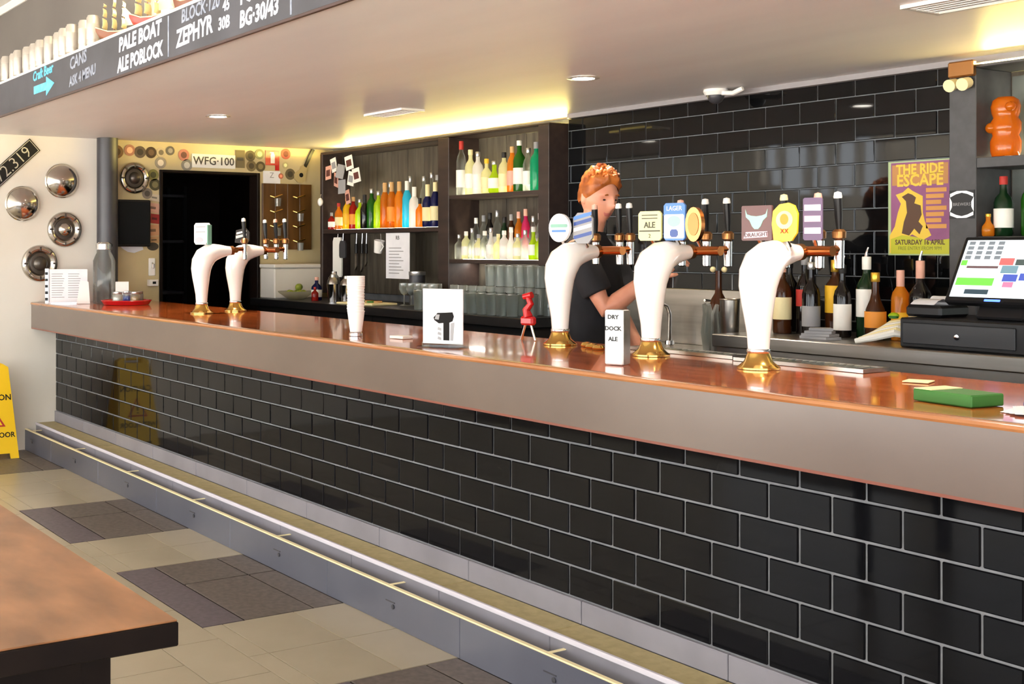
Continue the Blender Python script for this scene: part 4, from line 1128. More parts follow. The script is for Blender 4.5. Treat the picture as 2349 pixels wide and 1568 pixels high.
ex = MB().prism([(-.006, -.01), (.006, -.01), (.009, .03), (-.009, .03)], .003, .004, 'X').prism([(-.006, -.03), (.006, -.03), (.006, -.018), (-.006, -.018)], .003, .004, 'X').build('triangle_mark', M_black, pf, (onp(.26), 0, .26)); ex.rotation_euler = (0, -tl, 0)

# ------------------------------------------------------------------ table in the foreground
t = thing('pub_table', 'worn brown wooden pub table with dark legs in the near left corner', 'table', (5.75, -2.25, 0))
MB().cbox(-.753, .753, -.398, .398, .7465, .75, .001).build('table_top', M_table, t)
MB().cbox(-.755, .755, -.40, .40, .704, .7462, .002).build('edge_band', M_dark_wood, t)
a = MB().box(-.66, .66, .29, .31, .62, .70).box(-.66, .66, -.31, -.29, .62, .70).box(.64, .66, -.29, .29, .62, .70).box(-.66, -.64, -.29, .29, .62, .70)
a.build('apron', M_dark_wood, t, smooth=0)
for sx in (-1, 1):
    for sy in (-1, 1):
        MB().prism([(-.026, -.026), (.026, -.026), (.026, .026), (-.026, .026)], 0, .70, 'Z').build('leg', M_dark_wood, t, (.635*sx, .283*sy, 0))
t = thing('pub_chair', 'dark grey chair tucked under the near left table', 'chair', (5.98, -2.62, 0), R(8))
MB().cbox(-.20, .20, -.20, .20, .44, .47, .008).build('seat', M_dark_wood, t)
for sx in (-1, 1):
    for sy in (-1, 1):
        MB().tube([(.18*sx, .18*sy, 0), (.165*sx, .165*sy, .445)], .016, 8).build('leg', M_dark_grey, t)

# ------------------------------------------------------------------ poster, badge and till end
t = thing('gig_poster', 'purple and yellow gig poster on the black tiles left of the charcoal post', 'poster', (5.2455, 2.1385, 1.577))
C_pp = mat('poster_purple', srgb(150, 84, 128), .5, color2=srgb(134, 72, 116), scale=8)
C_py = mat('poster_yellow', srgb(232, 196, 60), .5)
C_po = mat('poster_orange', srgb(214, 150, 70), .5)
C_pg = mat('poster_lime', srgb(190, 190, 30), .5)
C_pb = mat('poster_brown', srgb(84, 52, 26), .5)
MB().box(-.148, .148, 0, .0015, -.206, .206).build('sheet', mat('poster_edge', srgb(170, 190, 140), .5), t, smooth=0)
MB().box(-.134, .143, -.0006, 0, -.20, .20).build('print_field', C_pp, t, smooth=0)
MB().box(-.128, .138, -.0012, -.0006, .100, .19).build('title_block', mat('poster_title_shade', srgb(186, 130, 70), .5), t, smooth=0)
text('lettering', 'THE RIDE', .062, C_py, t, (.005, -.0014, .166), FACE_FRONT, extrude=.0004, bold=.002, sx=.86)
text('lettering', 'ESCAPE', .072, C_py, t, (.005, -.0014, .118), FACE_FRONT, extrude=.0004, bold=.002, sx=.92)
MB().prism([(-.14, -.20), (-.14, -.12), (-.115, -.08), (-.10, -.02), (-.085, .02), (-.11, .06), (-.075, .07), (-.05, .09), (-.03, .075), (.02, .05), (.02, -.02), (.03, -.06), (.06, -.12), (.02, -.14), (-.03, -.115), (-.08, -.14)], -.0012, -.0006, 'Y').build('figure_glow', C_py, t)
MB().prism([(-.08, -.11), (-.07, -.06), (-.055, -.02), (-.06, .03), (-.08, .05), (-.05, .065), (-.03, .058), (-.012, .045), (-.02, .02), (.01, .01), (.015, -.03), (.0, -.06), (.02, -.08), (.005, -.115), (-.02, -.09), (-.045, -.12)], -.0018, -.0012, 'Y').build('rider_figure', C_pb, t)
for k in range(7):
    MB().box(.035, .13-.012*(k % 3), -.0012, -.0006, .066-k*.026, .084-k*.026).build('print_line', C_po, t, smooth=0)
MB().prism([(-.134, -.20), (.143, -.20), (.143, -.135), (.06, -.145), (-.02, -.125), (-.08, -.118), (-.134, -.135)], -.0016, -.0010, 'Y').build('ground_band', C_pg, t)
text('lettering', 'SATURDAY 16 APRIL', .030, C_pb, t, (.005, -.0018, -.150), FACE_FRONT, extrude=.0003, bold=.0008, sx=.86)
text('lettering', 'FREE ENTRY FROM 9PM', .022, mat('poster_olive', srgb(120, 126, 20), .5), t, (.005, -.0018, -.176), FACE_FRONT, extrude=.0003, sx=.9)

t = thing('brewery_badge', 'black and silver badge sticker on the charcoal post beside the poster', 'badge', (5.535, SF-.0045, 1.58))
MB().box(-.054, .054, -.002, 0, -.058, .058).build('backing', M_black, t, smooth=0)
for sg in (1, -1):
    MB().prism([(-.05, .03*sg), (-.025, .042*sg), (0, .048*sg), (.025, .042*sg), (.05, .03*sg), (.05, .044*sg), (.02, .055*sg), (-.02, .055*sg), (-.05, .044*sg)], -.0032, -.002, 'Y').build('silver_band', P['silver'], t)
    MB().prism([(.052*sg, -.03), (.042*sg, -.01), (.042*sg, .01), (.052*sg, .03)], -.0032, -.002, 'Y').build('silver_edge', P['silver'], t)
text('lettering', 'BREWERS', .018, P['grey'], t, (0, -.0024, 0), FACE_FRONT, extrude=.0004)

t = thing('emergency_light', 'twin cream emergency spotlights at the top of the charcoal post', 'light fitting', (5.53, SF-.006, 2.06))
MB().cbox(-.04, .07, -.03, 0, .035, .10, .006).build('bracket_box', M_bronze, t)
for s_ in (-1, 1): MB().tube([(.028*s_+.012, -.012, .012), (.028*s_+.012, -.055, .0)], [.022, .026], 14).build('lamp_head', P['cream'], t)

t = thing('cash_drawer', 'black cash drawer with a key lock on the steel bench at the right', 'cash drawer', (5.80, 1.75, CT))
MB().cbox(-.24, .30, -.20, .20, .001, .115, .006).build('drawer_box', M_black, t)
d_ = MB().cbox(-.225, .22, -.206, -.2005, .016, .098, .004).build('drawer_front', mat('drawer_black', (.02, .021, .024), .4), t)
MB().lathe([(0, 0), (.010, 0), (.010, .004), (0, .005)], 12).build('lock', M_chrome, d_, (.0, -.206, .052), (R(90), 0, 0))
t = thing('receipt_printer', 'black receipt printer with a curl of white paper on the cash drawer', 'printer', (5.61, 1.72, CT+.116))
MB().cbox(-.075, .075, -.10, .09, .0005, .045, .010).build('printer_body', M_black, t)
vs = []; n_ = 9
for k in range(n_):
    a_ = PI*k/(n_-1)*.8
    vs.append((-.05+.0, -.03-.06*math.sin(a_)*.9+.0, .047+.03*(1-math.cos(a_))-.03*math.sin(a_)*0))
cv = [(-.055, -.095, .048), (-.055, -.07, .062), (-.055, -.035, .068), (-.055, .0, .060), (-.055, .03, .050)]
fsx = []; vv = []
for p in cv: vv += [p, (.045, p[1], p[2])]
m_ = len(vv); vv += [(p[0], p[1], p[2]+.0012) for p in vv]
for k in range(len(cv)-1):
    a_ = 2*k; fsx += [(a_, a_+1, a_+3, a_+2), (m_+a_, m_+a_+2, m_+a_+3, m_+a_+1)]
MB().add(vv, fsx).build('paper_curl', M_paper, t, smooth=60)
MB().tube([(-.05, .045, .052), (.05, .045, .052)], .026, 16).build('paper_roll', M_paper, t)

t = thing('till_screen', 'tilted touch-screen till monitor with coloured buttons at the right edge', 'till screen', (5.90, 1.63, 1.20), rot=(R(-30), 0, 0))
W_, H_ = .42, .285
MB().cbox(-W_/2, W_/2, 0, .035, 0, H_, .006).build('bezel', M_black, t)
scr = MB().box(-W_/2+.018, W_/2-.018, -.0015, 0, .022, H_-.018).build('screen', emitter('screen_white', (.80, .90, .92), 1.5), t, smooth=0)
E_ = lambda n, c, s=1.2: emitter('screen_'+n, srgb(*c), s)
def btn(x0, x1, z0, z1, m): MB().box(-W_/2+.018+x0*(W_-.036), -W_/2+.018+x1*(W_-.036), -.003, -.0016, .022+z0*(H_-.04), .022+z1*(H_-.04)).build('button', m, scr, smooth=0)
for r_ in range(4):
    for c_ in range(4): btn(.03+c_*.10, .09+c_*.10, .66+r_*.085, .72+r_*.085, E_('grey', (150, 156, 160), .7))
btn(.01, .07, .55, .64, E_('green', (110, 200, 70)))
btn(.02, .40, .20, .33, E_('green', (110, 200, 70)))
btn(.14, .38, .05, .13, E_('slate', (60, 80, 90), .8)); btn(.08, .40, .50, .54, E_('brown', (120, 90, 90), .8))
for k, (x0, x1, z0, z1, n, c) in enumerate(((.40, .54, .56, .68, 'redb', (210, 100, 96)), (.44, .60, .42, .55, 'bluegrey', (110, 140, 150)), (.48, .62, .28, .40, 'indigo', (70, 86, 170)), (.50, .60, .18, .27, 'rose', (220, 120, 150)),
                                           (.56, .70, .56, .66, 'dark', (70, 80, 76)), (.64, .80, .30, .42, 'indigo', (70, 86, 170)), (.84, .97, .30, .45, 'green', (110, 200, 70)), (.66, .96, .60, .90, 'pale', (225, 238, 240)))):
    btn(x0, x1, z0, z1, E_(n, c))
MB().box(-.05, .01, -.002, 0, .006, .014).build('status_light', emitter('status_blue', (.05, .12, 1.0), 4.0), t, smooth=0)
st_ = MB().cbox(-.09, .09, .036, .07, -.045, .15, .006).build('stand', M_black, t)

# right shelf things
t = thing('honey_decanter', 'amber glass decanter shaped like a stack of rounded lumps on the right shelf', 'decanter', (5.665, 2.085, 1.7705))
MB().lathe([(0, 0), (.050, 0), (.056, .02), (.057, .06), (.048, .085), (.056, .105), (.057, .135), (.045, .155), (.052, .175), (.055, .20), (.048, .225), (.030, .238), (0, .24)], 14).build('decanter_body', liquid('amber_decanter', srgb(206, 112, 18), .4), t, smooth=70)
MB().sphere((-.04, -.035, .115), .022).build('side_lump', liquid('amber_decanter', srgb(222, 120, 16), .6), t)
MB().sphere((.04, -.035, .195), .020).build('side_lump', liquid('amber_decanter', srgb(222, 120, 16), .6), t)
bottle(5.80, 2.10, 1.7705, 'squat', .045, .20, L['pale'], P['white'], P['red'], 'pale bottle with a white label beside the amber decanter', 'bottles on the right shelf')
bottle(5.93, 2.10, 1.7705, 'spirit', .040, .28, L['red'], P['yellow'], P['black'], 'red bottle with a yellow label on the right shelf', 'bottles on the right shelf')
t = thing('lower_shelf', 'charcoal lower shelf carrying green bottles behind the till screen', 'shelf', (0, 0, 0))
MB().cbox(5.598, 7.19, SF+.002, UB-.03, 1.425, 1.449, .002).build('shelf_board', M_post, t)
bottle(5.665, 2.07, 1.450, 'wine', .036, .24, L['dkgreen'], P['white'], P['red'], 'dark green bottle with a red cap above the till screen', 'bottles on the right lower shelf')
bottle(5.765, 2.09, 1.450, 'wine', .036, .26, L['green'], None, P['black'], 'plain green bottle above the till screen', 'bottles on the right lower shelf')
bottle(5.88, 2.08, 1.450, 'squat', .046, .24, L['pale'], P['cream'], P['grey'], 'pale bottle with a cream label above the till screen', 'bottles on the right lower shelf')
bottle(5.59+.035, 2.03, 1.450, 'belly', .024, .09, L['honey'], None, P['gold'], 'tiny gold-capped bottle above the till screen', 'bottles on the right lower shelf')

# bits on the steel bench in front of the bottles
t = thing('ash_dish', 'grey folded cloth heap on the steel bench in front of the bottles', 'cloth', (5.13, 1.64, CT))
for k in range(4):
    MB().prism([(-.08+.01*k, -.035), (.06-.005*k, -.045), (.085-.015*k, .02), (.0, .045-.005*k), (-.07+.01*k, .025)], .001+k*.012, .012+k*.012, 'Z').build('fold', P['grey'], t, (0, 0, 0), (0, 0, R(14*k)))
t = thing('bar_cloth', 'crumpled pale bar cloth on the steel bench next to the cash drawer', 'cloth', (5.46, 1.62, CT))
for k in range(6):
    MB().tube([(-.09+.008*k, -.05, .012+.006*k), (-.02, -.02+.006*k, .03+.01*k), (.05, .0, .05+.008*k), (.085, .03, .04+.008*k)], [.010, .014, .015, .010], 8).build('fold', P['cream'] if k % 2 else P['white'], t, (0, k*.014-.03, 0))
t = thing('lime_wedge', 'green lime wedge lying on the pale bar cloth', 'lime', (5.50, 1.60, CT+.105), R(30))
MB().sphere((0, 0, .012), .016, 12, 6, (1.3, .8, .8)).build('flesh', L['lime'], t)
MB().lathe([(0, 0), (.017, .002), (.019, .009), (.016, .012)], 12).build('rind', P['green'], t)

# sink zone behind the lemon-badged font
t = thing('steel_tumbler', 'tall steel mixing tumbler on the sink deck behind the fonts', 'tumbler', (4.57, 1.72, .901))
MB().lathe([(0, 0), (.034, 0), (.036, .004), (.046, .262), (.048, .264), (.046, .268), (.043, .262)], 22).build('tumbler_body', M_steel, t)
t = thing('wrapped_bottle', 'dark bottle wrapped in a crinkled clear bag beside the steel tumbler', 'bottle', (4.43, 1.80, .901))
pr_, nr_ = bottle_profile('wine', .042, .40)
MB().lathe(pr_, 16).build('glass_body', L['brown'], t)
wv = MB()
for k in range(11):
    a_ = 2*PI*k/11
    wv.tube([(.05*math.cos(a_), .05*math.sin(a_), .002), (.062*math.cos(a_+.1), .062*math.sin(a_+.1), .10), (.056*math.cos(a_), .056*math.sin(a_), .19), (.070*math.cos(a_+.2), .070*math.sin(a_+.2), .235)], [.02, .022, .018, .010], 6)
wv.build('bag', M_glass_frost, t)
for s_ in (-1, 1): MB().sphere((.035*s_, 0, .40), .014, 10, 6).build('stopper', P['cream'], t)
t = thing('soap_dispenser', 'small dark pump bottle by the sink splash back', 'dispenser', (4.25, 1.95, .901))
MB().lathe([(0, 0), (.035, 0), (.036, .16), (.012, .19), (.012, .21), (0, .21)], 16).build('body', M_black, t)
MB().tube([(0, 0, .20), (0, 0, .24), (0, -.05, .245)], .007, 8).build('pump', M_chrome, t)
t = thing('sink_tap', 'chrome gooseneck sink tap on the steel sink deck', 'tap', (3.9, 2.02, .901))
MB().tube([(0, 0, .001), (0, 0, .16), (0, -.02, .20), (0, -.07, .22), (0, -.12, .20), (0, -.13, .16)], .010, 10).build('neck', M_chrome, t)
MB().lathe([(0, 0.0005), (.025, 0.0005), (.022, .02), (0, .02)], 16).build('base', M_chrome, t)

# ------------------------------------------------------------------ left back counter
t = thing('fruit_bowl', 'shallow glass bowl of limes on the black back counter', 'bowl', (.42, 1.70, CT))
MB().lathe([(0, .001), (.06, .001), (.13, .05), (.14, .062), (.132, .060), (.06, .010), (0, .010)], 26).build('bowl_glass', M_glass_frost, t)
for k in range(7):
    a_ = k*2*PI/5+.3*(k > 4); rr = .056 if k < 5 else .026
    lm = thing('lime', 'green lime in the glass bowl, %s of the pile' % ORD[k], 'lime', (.42+rr*math.cos(a_), 1.70+rr*math.sin(a_), CT+(.046 if k < 5 else .092)), a_+PI/2, 'limes in the bowl')
    MB().sphere((0, 0, 0), .026, 12, 8, (1.15, 1, 1)).build('fruit', mat('lime_skin', srgb(150, 160, 50), .4, color2=srgb(112, 130, 36), scale=30), lm)
    MB().sphere((.032, 0, 0), .006, 8, 5).build('tip', mat('lime_tip', srgb(120, 120, 50), .5), lm)
bottle(.66, 1.74, CT+.001, 'squat', .040, .17, L['navy'], P['white'], P['pink'], 'blue bottle with a white label beside the lime bowl', 'bottles on the left back counter')
bottle(.74, 1.68, CT+.001, 'squat', .026, .10, L['red'], None, P['red'], 'small red bottle in front of the blue bottle on the black counter', 'bottles on the left back counter')
for k, (x, y, h) in enumerate(((.88, 1.76, .22), (.97, 1.70, .20), (1.07, 1.75, .19))):
    t = thing('cocktail_shaker', 'steel cocktail shaker on the black counter, %s from the lime bowl' % ORD[k], 'shaker', (x, y, CT), group='cocktail shakers')
    MB().lathe([(0, .001), (.036, .001), (.045, h*.62), (.046, h*.64)], 20).build('cup', M_chrome, t)
    MB().lathe([(.044, h*.64), (.040, h*.78), (.022, h*.88), (.020, h*.98), (0, h)], 20).build('top', M_steel if k else M_chrome, t)
t = thing('cutting_board', 'pale cutting board lying on the black back counter behind the cups', 'cutting board', (1.45, 1.68, CT), R(6))
MB().cbox(-.20, .20, -.11, .11, .001, .016, .004).build('board', P['cream'], t)
for k in range(4):
    lm = thing('cut_fruit', 'slice of fruit on the pale cutting board, %s from the left' % ORD[k], 'fruit', (1.40+k*.055, 1.68+.02*(k % 2), CT+.0165), k, 'fruit slices on the cutting board')
    MB().lathe([(0, 0), (.026, 0), (.027, .006), (.026, .012), (0, .012)], 14).build('slice', P['orange'] if k % 2 else L['lime'], lm)
    MB().lathe([(.027, .0005), (.030, .001), (.030, .011), (.027, .0115)], 14).build('rind', P['green'] if k % 2 == 0 else P['tan'], lm)

def hang(name, x, z, w, h, m, label, cat, y=2.02, poly=None, grp=None):
    t = thing(name, label, cat, (x, y, z), group=grp)
    MB().prism(poly or [(-w/2+.01, -h), (w/2-.01, -h), (w/2, -h+.015), (w/2, -.03), (w/2-.015, 0), (-w/2+.015, 0), (-w/2, -.03), (-w/2, -h+.015)], -.006, .006, 'Y').build('blade' if 'knife' in name else 'board' if 'board' in name else 'body', m, t)
    MB().tube([(0, 0, -.006), (0, .004, 1.5145-z)], .003, 6).build('hook', M_chrome, t)
    return t
hang('hanging_board', .49, 1.485, .13, .30, P['white'], 'white paddle board hanging under the single left shelf', 'board')
hang('hanging_board', .60, 1.46, .09, .13, M_dark_grey, 'small dark paddle hanging under the single left shelf', 'board', y=2.0)
for k, (x, l_) in enumerate(((.76, .20), (.84, .21), (.90, .17))):
    t = hang('hanging_knife', x, 1.44, .03, l_, M_steel, 'steel bar knife hanging under the left shelf, %s from the paddle board' % ORD[k], 'knife', grp='hanging bar knives',
             poly=[(-.012, -l_), (.012, -l_+.03), (.014, -.08), (.009, -.075), (-.010, -.075)])
    MB().cbox(-.011, .011, -.009, .009, -.078, -.004, .004).build('handle', M_black, t)
t = thing('hanging_cup', 'white measuring cup hanging tilted under the single left shelf', 'cup', (1.07, 2.02, 1.41), rot=(0, R(14), 0))
MB().lathe([(0, -.04), (.030, -.04), (.040, .05), (.037, .05), (.028, -.034), (0, -.034)], 18).build('cup_body', M_white, t)
MB().tube([(.038, 0, .035), (.062, 0, .02), (.034, 0, -.02)], .005, 6).build('handle', M_white, t)
MB().tube([(.02, .0, .05), (.0, .0, .104)], .002, 6).build('hook', M_chrome, t)
t = thing('price_list', 'white price sheet taped below the single left shelf', 'notice', (1.34, 2.005, 1.355))
MB().box(-.15, .15, 0, .002, -.165, .155).build('sheet', M_paper, t, smooth=0)
for k in range(9): MB().box(-.11, .02+.08*((k*5) % 3)/3, -.0012, 0, -.13+k*.022, -.124+k*.022).build('print_line', P['grey'], t, smooth=0)
text('lettering', 'RB', .04, C_ink, t, (0, -.0006, .12), FACE_FRONT)
for k in range(9):
    x, z = [(.358, 1.985), (.43, 2.04), (.455, 1.925), (.54, 1.985), (.655, 2.045), (.675, 1.925), (.77, 1.945), (.55, 1.87), (.625, 1.79)][k]
    cc = [P['pink'], P['white'], P['pink'], P['grey'], P['white'], P['white'], P['white'], P['grey'], P['pink']][k]
    t = thing('photo_card', 'curled photo card hanging on a string above the left shelf, %s from the cream wall' % ORD[k], 'photo card', (x, 2.015+.006*(k % 3), z), rot=(R(random.uniform(-6, 6)), R(random.uniform(-14, 14)), R(random.uniform(-14, 14))), group='photo cards above the left shelf')
    MB().box(-.042, .042, -.001, .001, -.055, .05).build('card', cc, t, smooth=0)
    MB().box(-.030, .026, -.002, -.001, -.03, .02).build('picture', P['grey'] if k % 2 else C_maroon, t, smooth=0)
    MB().tube([(0, 0, .05), (0, .002, UT-.026-z)], .0012, 5).build('string', M_black, t)
t = thing('egg_timer', 'round white knob hanging at the left end of the bottle shelves', 'ornament', (.285, 1.985, 1.76))
MB().sphere((0, 0, 0), .026, 14, 10, (1, .8, 1.25)).build('bulb', M_white, t)
MB().tube([(0, 0, .03), (0, .008, .06)], .004, 6).build('stem', M_chrome, t)

# glassware on the counter
tum = MB().lathe([(.030, 0), (.031, .001), (.037, .118), (.0385, .120), (.0385, .123), (.0, .123), (0, .112), (.034, .112), (.0285, .002)], 16).mesh('tumbler', M_glass_frost)
pint = MB().lathe([(.040, 0), (.041, .002), (.039, .06), (.031, .150), (.030, .152), (0, .152), (0, .142), (.027, .142), (.036, .06), (.038, .002)], 16).mesh('pint', M_glass_frost)
for r_ in range(3):
    n_ = 11
    for k in range(n_):
        x = 2.20+k*.092+.03*r_; y = 1.60+r_*.115
        t = thing('beer_glass', 'upturned clear beer glass, %s from the left in the %s row on the black counter' % (ORD[k], ('front', 'middle', 'back')[r_]), 'glass', (x, y, CT+.001), group='beer glasses on the black counter')
        link('bowl', tum if r_ < 2 else pint, t); MB().lathe([(.027, .1235), (.032, .1235), (.030, .126), (0, .126)], 14).build('foot', M_glass, t) if r_ < 2 else None
        if r_ == 2:
            MB().lathe([(.024, .1525), (.030, .1525), (.028, .155), (0, .155)], 14).build('foot', M_glass, t)
            if k > 3:
                t2 = thing('beer_glass', 'clear beer glass stacked on the back row, %s of its line' % ORD[k-4], 'glass', (x, y, CT+.157), group='stacked beer glasses')
                link('bowl', tum, t2); MB().lathe([(.027, .1235), (.032, .1235), (.030, .126), (0, .126)], 14).build('foot', M_glass, t2)
for k in range(9):
    x = 1.70+.085*(k % 5); y = 1.82+.09*(k//5)
    t = thing('wine_glass', 'small stemmed glass, %s in the cluster below the price sheet' % ORD[k], 'glass', (x, y, CT+.001), group='stemmed glasses below the price sheet')
    MB().lathe([(0, 0), (.030, 0), (.028, .003), (.004, .008), (.004, .07), (.02, .08), (.034, .11), (.032, .15), (.031, .15), (.032, .11), (.018, .084), (0, .08)], 14).build('bowl', M_glass_frost, t)
    MB().lathe([(0, .082), (.028, .10), (.030, .115), (0, .115)], 12).build('drink', (P['pink'], P['grey'], P['white'])[k % 3], t) if k % 2 else None
t = thing('coffee_tin', 'dark tin with a pale lid at the back of the black counter', 'tin', (1.62, 1.98, CT))
MB().lathe([(0, .001), (.055, .001), (.055, .20), (.057, .201)], 20).build('tin_body', M_dark_grey, t)
MB().lathe([(.057, .20), (.058, .202), (.058, .225), (0, .228)], 20).build('lid', P['silver'], t)

# ------------------------------------------------------------------ the barman
def person():
    t = thing('person', 'barman with short ginger hair in a black t-shirt reaching for a tap', 'person', (4.30, 1.10, 0), math.atan2(-.88, .475))
    # local frame: +X his right hand side, +Y forward, Z up
    b = MB()
    def limb(p, r, n=14): b.tube(p, r, n)
    # legs and feet
    for s_ in (-1, 1):
        limb([(.09*s_, 0, .95), (.10*s_, .01, .72), (.10*s_, .015, .50), (.10*s_, -.01, .28), (.10*s_, -.02, .08)], [.095, .080, .058, .055, .038])
        limb([(.10*s_, -.05, .045), (.105*s_, .05, .04), (.11*s_, .15, .03)], [.042, .042, .03])
    # trunk
    vs = []; fs = []
    rings = [(.86, .15, .10, 0), (.95, .165, .115, 0), (1.05, .155, .115, .01), (1.15, .155, .115, .012), (1.25, .17, .12, .01), (1.35, .185, .112, .0), (1.42, .16, .085, -.005), (1.46, .085, .065, -.005), (1.50, .055, .058, .0)]
    n = 24
    for z, w, d, yo in rings:
        for k in range(n):
            a = 2*PI*k/n
            vs.append((w*math.cos(a), yo+d*math.sin(a), z))
    for i in range(len(rings)-1):
        for k in range(n):
            j = (k+1) % n
            fs.append((i*n+k, i*n+j, (i+1)*n+j, (i+1)*n+k))
    fs += [tuple(range(n))[::-1], tuple(range((len(rings)-1)*n, len(rings)*n))]
    b.add(vs, fs)
    limb([(0, .0, 1.44), (0, .015, 1.50), (0, .035, 1.57)], [.060, .054, .056])
    # right arm: shoulder, elbow, wrist
    RA = [(.165, -.005, 1.405), (.20, .03, 1.36), (.205, .09, 1.25), (.20, .145, 1.14), (.185, .19, 1.165), (.155, .26, 1.225), (.125, .325, 1.28)]
    limb(RA, [.058, .056, .048, .043, .044, .036, .027])
    LA = [(-.165, -.005, 1.405), (-.21, .02, 1.35), (-.225, .04, 1.24), (-.22, .06, 1.12), (-.20, .12, 1.01), (-.17, .18, .93), (-.15, .22, .88)]
    limb(LA, [.058, .056, .048, .043, .042, .035, .027])
    # hands
    def hand(o, d, up, side):
        d = Vector(d).normalized(); up = Vector(up); up = (up-d*up.dot(d)).normalized(); sd = d.cross(up)*side
        o = Vector(o)
        P_ = lambda a, u, s_: o+d*a+up*u+sd*s_
        b.tube([P_(-.01, 0, 0), P_(.03, 0, 0), P_(.075, .004, 0), P_(.092, .004, 0)], [.026, .032, .036, .030], 12, flat=.62)
        for k, (s_, l_) in enumerate(((.028, .068), (.010, .078), (-.009, .073), (-.027, .058))):
            b.tube([P_(.078, .004, s_*.9), P_(.09+l_*.38, .006, s_*1.05), P_(.092+l_*.72, -.012, s_*1.05), P_(.088+l_*.86, -.034, s_*1.02)], [.0098, .0090, .0084, .0068], 8)
        b.tube([P_(.012, -.004, .024), P_(.042, -.014, .048), P_(.070, -.026, .052), P_(.090, -.036, .044)], [.013, .0115, .010, .008], 8)
    hand((.122, .332, 1.287), (-.10, .30, .18), (.35, -.15, .9), 1)
    hand((-.148, .226, .874), (.25, .6, -.3), (0, .3, 1), -1)
    # head: an egg with jaw, brow, nose, lips, ears
    hv = []; hf = []
    NL, NM = 40, 30
    hc = Vector((0, .045, 1.632))
    def g(x, s_): return math.exp(-(x/s_)**2)
    for i in range(NM+1):
        th = PI*i/NM
        for k in range(NL):
            ph = 2*PI*k/NL
            x = math.sin(th)*math.cos(ph); y = math.sin(th)*math.sin(ph); z = -math.cos(th)
            X, Y, Z = x*.076, y*.097, z*.120
            if z < -.1:                       # jaw and chin
                q = min(1, (-.1-z)/.9)
                X *= 1-.30*q
                if y > 0: Y *= 1+.04*q
                else: Y *= 1-.42*q
            if y > .1:
                fz = Z
                nose = .026*g(X, .012)*g(fz+.022, .020)+.013*g(X, .011)*g(fz-.006, .026)
                brow = .006*g(fz-.026, .012)*(1-g(X, .008)*.5)
                eyes = -.010*(g(abs(X)-.031, .015))*g(fz-.006, .012)
                lips = .006*g(X, .022)*g(fz+.062, .010)
                chin = .008*g(X, .024)*g(fz+.100, .018)
                Y += (nose+brow+eyes+lips+chin)
            hv.append((hc.x+X, hc.y+Y, hc.z+Z))
    for i in range(NM):
        for k in range(NL):
            j = (k+1) % NL
            hf.append((i*NL+k, i*NL+j, (i+1)*NL+j, (i+1)*NL+k))
    hm = MB().add(hv, hf)
    for s_ in (-1, 1): hm.sphere((.076*s_, .035, 1.628), .030, 12, 8, (.35, .6, 1.05))
    tilt = Matrix.Translation(hc) @ Matrix.Rotation(R(-32), 4, 'Z') @ Matrix.Rotation(R(-13), 4, 'X') @ Matrix.Translation(-hc)   # looking slightly down
    b.add([tuple(tilt @ Vector(p)) for p in hm.v], hm.f)
    def weld(mb, name, m, vox, smooth_it=3):
        me = mb.mesh(name, m, 0)
        o = bpy.data.objects.new(name, me); COL.objects.link(o)
        r = o.modifiers.new('r', 'REMESH'); r.mode = 'VOXEL'; r.voxel_size = vox; r.use_smooth_shade = True
        s2 = o.modifiers.new('s', 'SMOOTH'); s2.factor = .5; s2.iterations = smooth_it
        dg = bpy.context.evaluated_depsgraph_get()
        nm = bpy.data.meshes.new_from_object(o.evaluated_get(dg))
        bpy.data.objects.remove(o, do_unlink=True)
        nm.materials.clear(); nm.materials.append(m)
        nm.polygons.foreach_set('use_smooth', [True]*len(nm.polygons))
        return nm
    me = weld(b, 'body', M_skin, .0048)
    me.materials.append(M_lip)
    inv = tilt.inverted()
    for p in me.polygons:
        if p.center.z > 1.5:
            c = inv @ p.center - hc
            if c.y > .08 and abs(c.z+.062) < .008 and abs(c.x) < .022: p.material_index = 1
    link('body', me, t)
    for s_ in (-1, 1):
        c = tilt @ (hc+Vector((.031*s_, .086, .006)))
        MB().sphere((0, -.004, -.001), .010, 12, 8, (1.2, .6, .42)).build('eye', M_eye, t, tuple(c))
        c = tilt @ (hc+Vector((.031*s_, .093, .026)))
        MB().tube([(-.018, 0, -.001), (0, .003, .003), (.018, -.003, 0)], [.003, .0042, .0025], 6).build('eyebrow', M_hair, t, tuple(c))
    # hair: cap over the crown and back, swept up at the front
    vs = []; fs = []; idx = {}
    NM2, NL2 = 26, 44
    for i in range(NM2+1):
        th = PI*.66*i/NM2
        for k in range(NL2):
            ph = 2*PI*k/NL2
            x = math.sin(th)*math.cos(ph); y = math.sin(th)*math.sin(ph); z = math.cos(th)
            front = max(0, y)
            lim = 1.0
            sp_ = math.sin(ph); thmax = PI*(.52-.23*sp_**1.3 if sp_ > 0 else .52+.12*(-sp_))
            thc = min(th, thmax)
            x = math.sin(thc)*math.cos(ph); y = math.sin(thc)*math.sin(ph); z = math.cos(thc)
            wob = .006*math.sin(9*ph+5*th)+.005*math.sin(17*ph-7*th)+.004*math.sin(23*th+3*ph)
            lift = .005+.017*max(0, z)+.016*max(0, z)*max(0, y)+wob*max(.25, z)
            taper = 1.0 if th < thmax*.93 else max(0.0, (thmax-thc)/(thmax*.07)) if thmax > 0 else 0
            e = .003+lift*(taper if th < thmax else 0)
            vs.append((hc.x+x*(.076+e*.9), hc.y+y*(.097+e), hc.z+z*(.120+e)))
    for i in range(NM2):
        for k in range(NL2):
            j = (k+1) % NL2
            fs.append((i*NL2+k, (i+1)*NL2+k, (i+1)*NL2+j, i*NL2+j))
    hh = MB().add([tuple(tilt @ Vector(p)) for p in vs], fs)
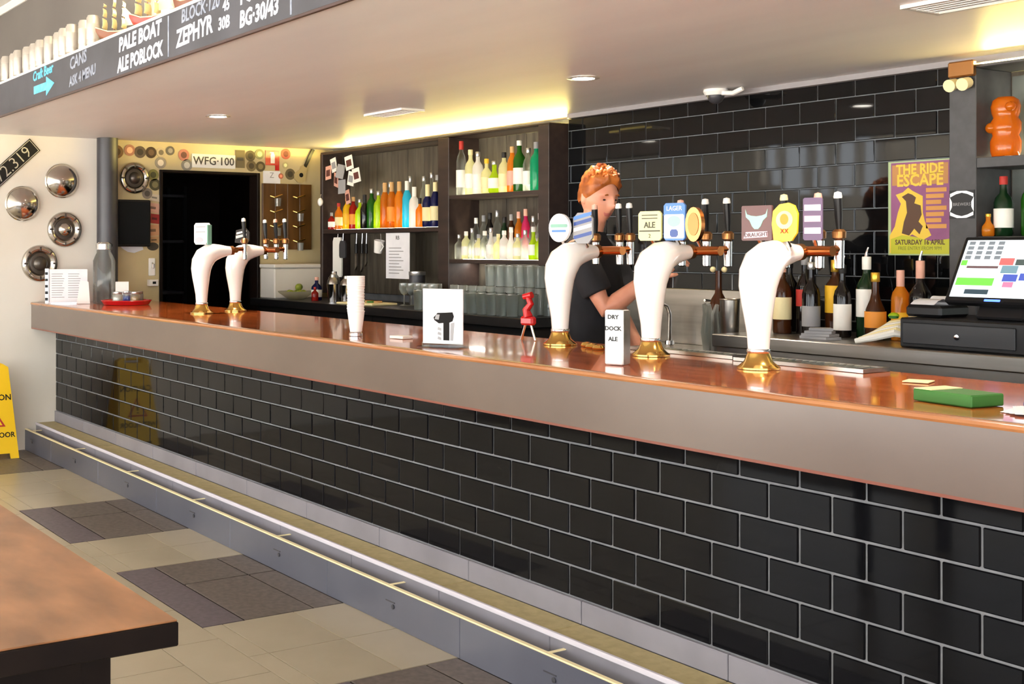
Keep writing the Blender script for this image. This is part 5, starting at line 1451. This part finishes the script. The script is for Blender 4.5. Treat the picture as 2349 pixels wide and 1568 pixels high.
    for k in range(120):                      # loose tufts
        ph = random.uniform(0, 2*PI); th = random.uniform(.05, 1.0)
        if math.sin(ph) > .3: th = random.uniform(.05, .72)
        d = Vector((math.sin(th)*math.cos(ph), math.sin(th)*math.sin(ph), math.cos(th)))
        p0 = hc+Vector((d.x*.080, d.y*.102, d.z*.128))
        sw = Vector((random.uniform(-.5, .5), .5, .35))
        pts = [p0, p0+d*.007+sw*.012, p0+d*.008+sw*.034]
        hh.tube([tuple(tilt @ q) for q in pts], [.010, .008, .002], 5)
    hh.build('hair', M_hair, t, smooth=60)
    # t-shirt: trunk shell, short sleeves
    sb = MB()
    rings = [(.90, .182, .130, .005), (1.00, .180, .132, .01), (1.12, .176, .132, .014), (1.24, .188, .136, .012), (1.34, .200, .128, .002), (1.41, .185, .103, -.004), (1.452, .115, .080, -.005), (1.478, .082, .074, -.002)]
    vs = []; fs = []
    for z, w, d, yo in rings:
        for k in range(n):
            a = 2*PI*k/n
            fold = .004*math.sin(5*a+z*20)
            vs.append(((w+fold)*math.cos(a), yo+(d+fold)*math.sin(a), z))
    for i in range(len(rings)-1):
        for k in range(n):
            j = (k+1) % n
            fs.append((i*n+k, i*n+j, (i+1)*n+j, (i+1)*n+k))
    fs += [tuple(range(n))[::-1], tuple(range((len(rings)-1)*n, len(rings)*n))]
    sb.add(vs, fs)
    sb.tube([(.15, -.005, 1.395), (.20, .03, 1.355), (.208, .085, 1.26), (.206, .112, 1.205)], [.072, .074, .070, .068], 18)
    sb.tube([(-.15, -.005, 1.395), (-.21, .03, 1.345), (-.222, .075, 1.25), (-.214, .10, 1.20)], [.072, .074, .070, .068], 18)
    link('t_shirt', weld(sb, 't_shirt', M_shirt, .008, 4), t)
    tb = MB()
    tb.lathe([(.165, .78), (.185, .84), (.182, .93), (.172, .98)], 24)
    tb.v = [(p[0], p[1]*.72, p[2]) for p in tb.v]
    for s_ in (-1, 1): tb.tube([(.092*s_, 0, .88), (.10*s_, .01, .72), (.103*s_, .015, .50), (.103*s_, -.005, .28), (.103*s_, -.015, .09)], [.102, .092, .074, .068, .066], 16)
    link('trousers', weld(tb, 'trousers', M_black_matt, .010, 3), t)
    for s_ in (-1, 1):
        MB().tube([(.105*s_, -.08, .046), (.105*s_, .0, .05), (.11*s_, .10, .042), (.115*s_, .19, .034)], [.040, .052, .048, .032], 12).build('shoe', M_black, t)
person()
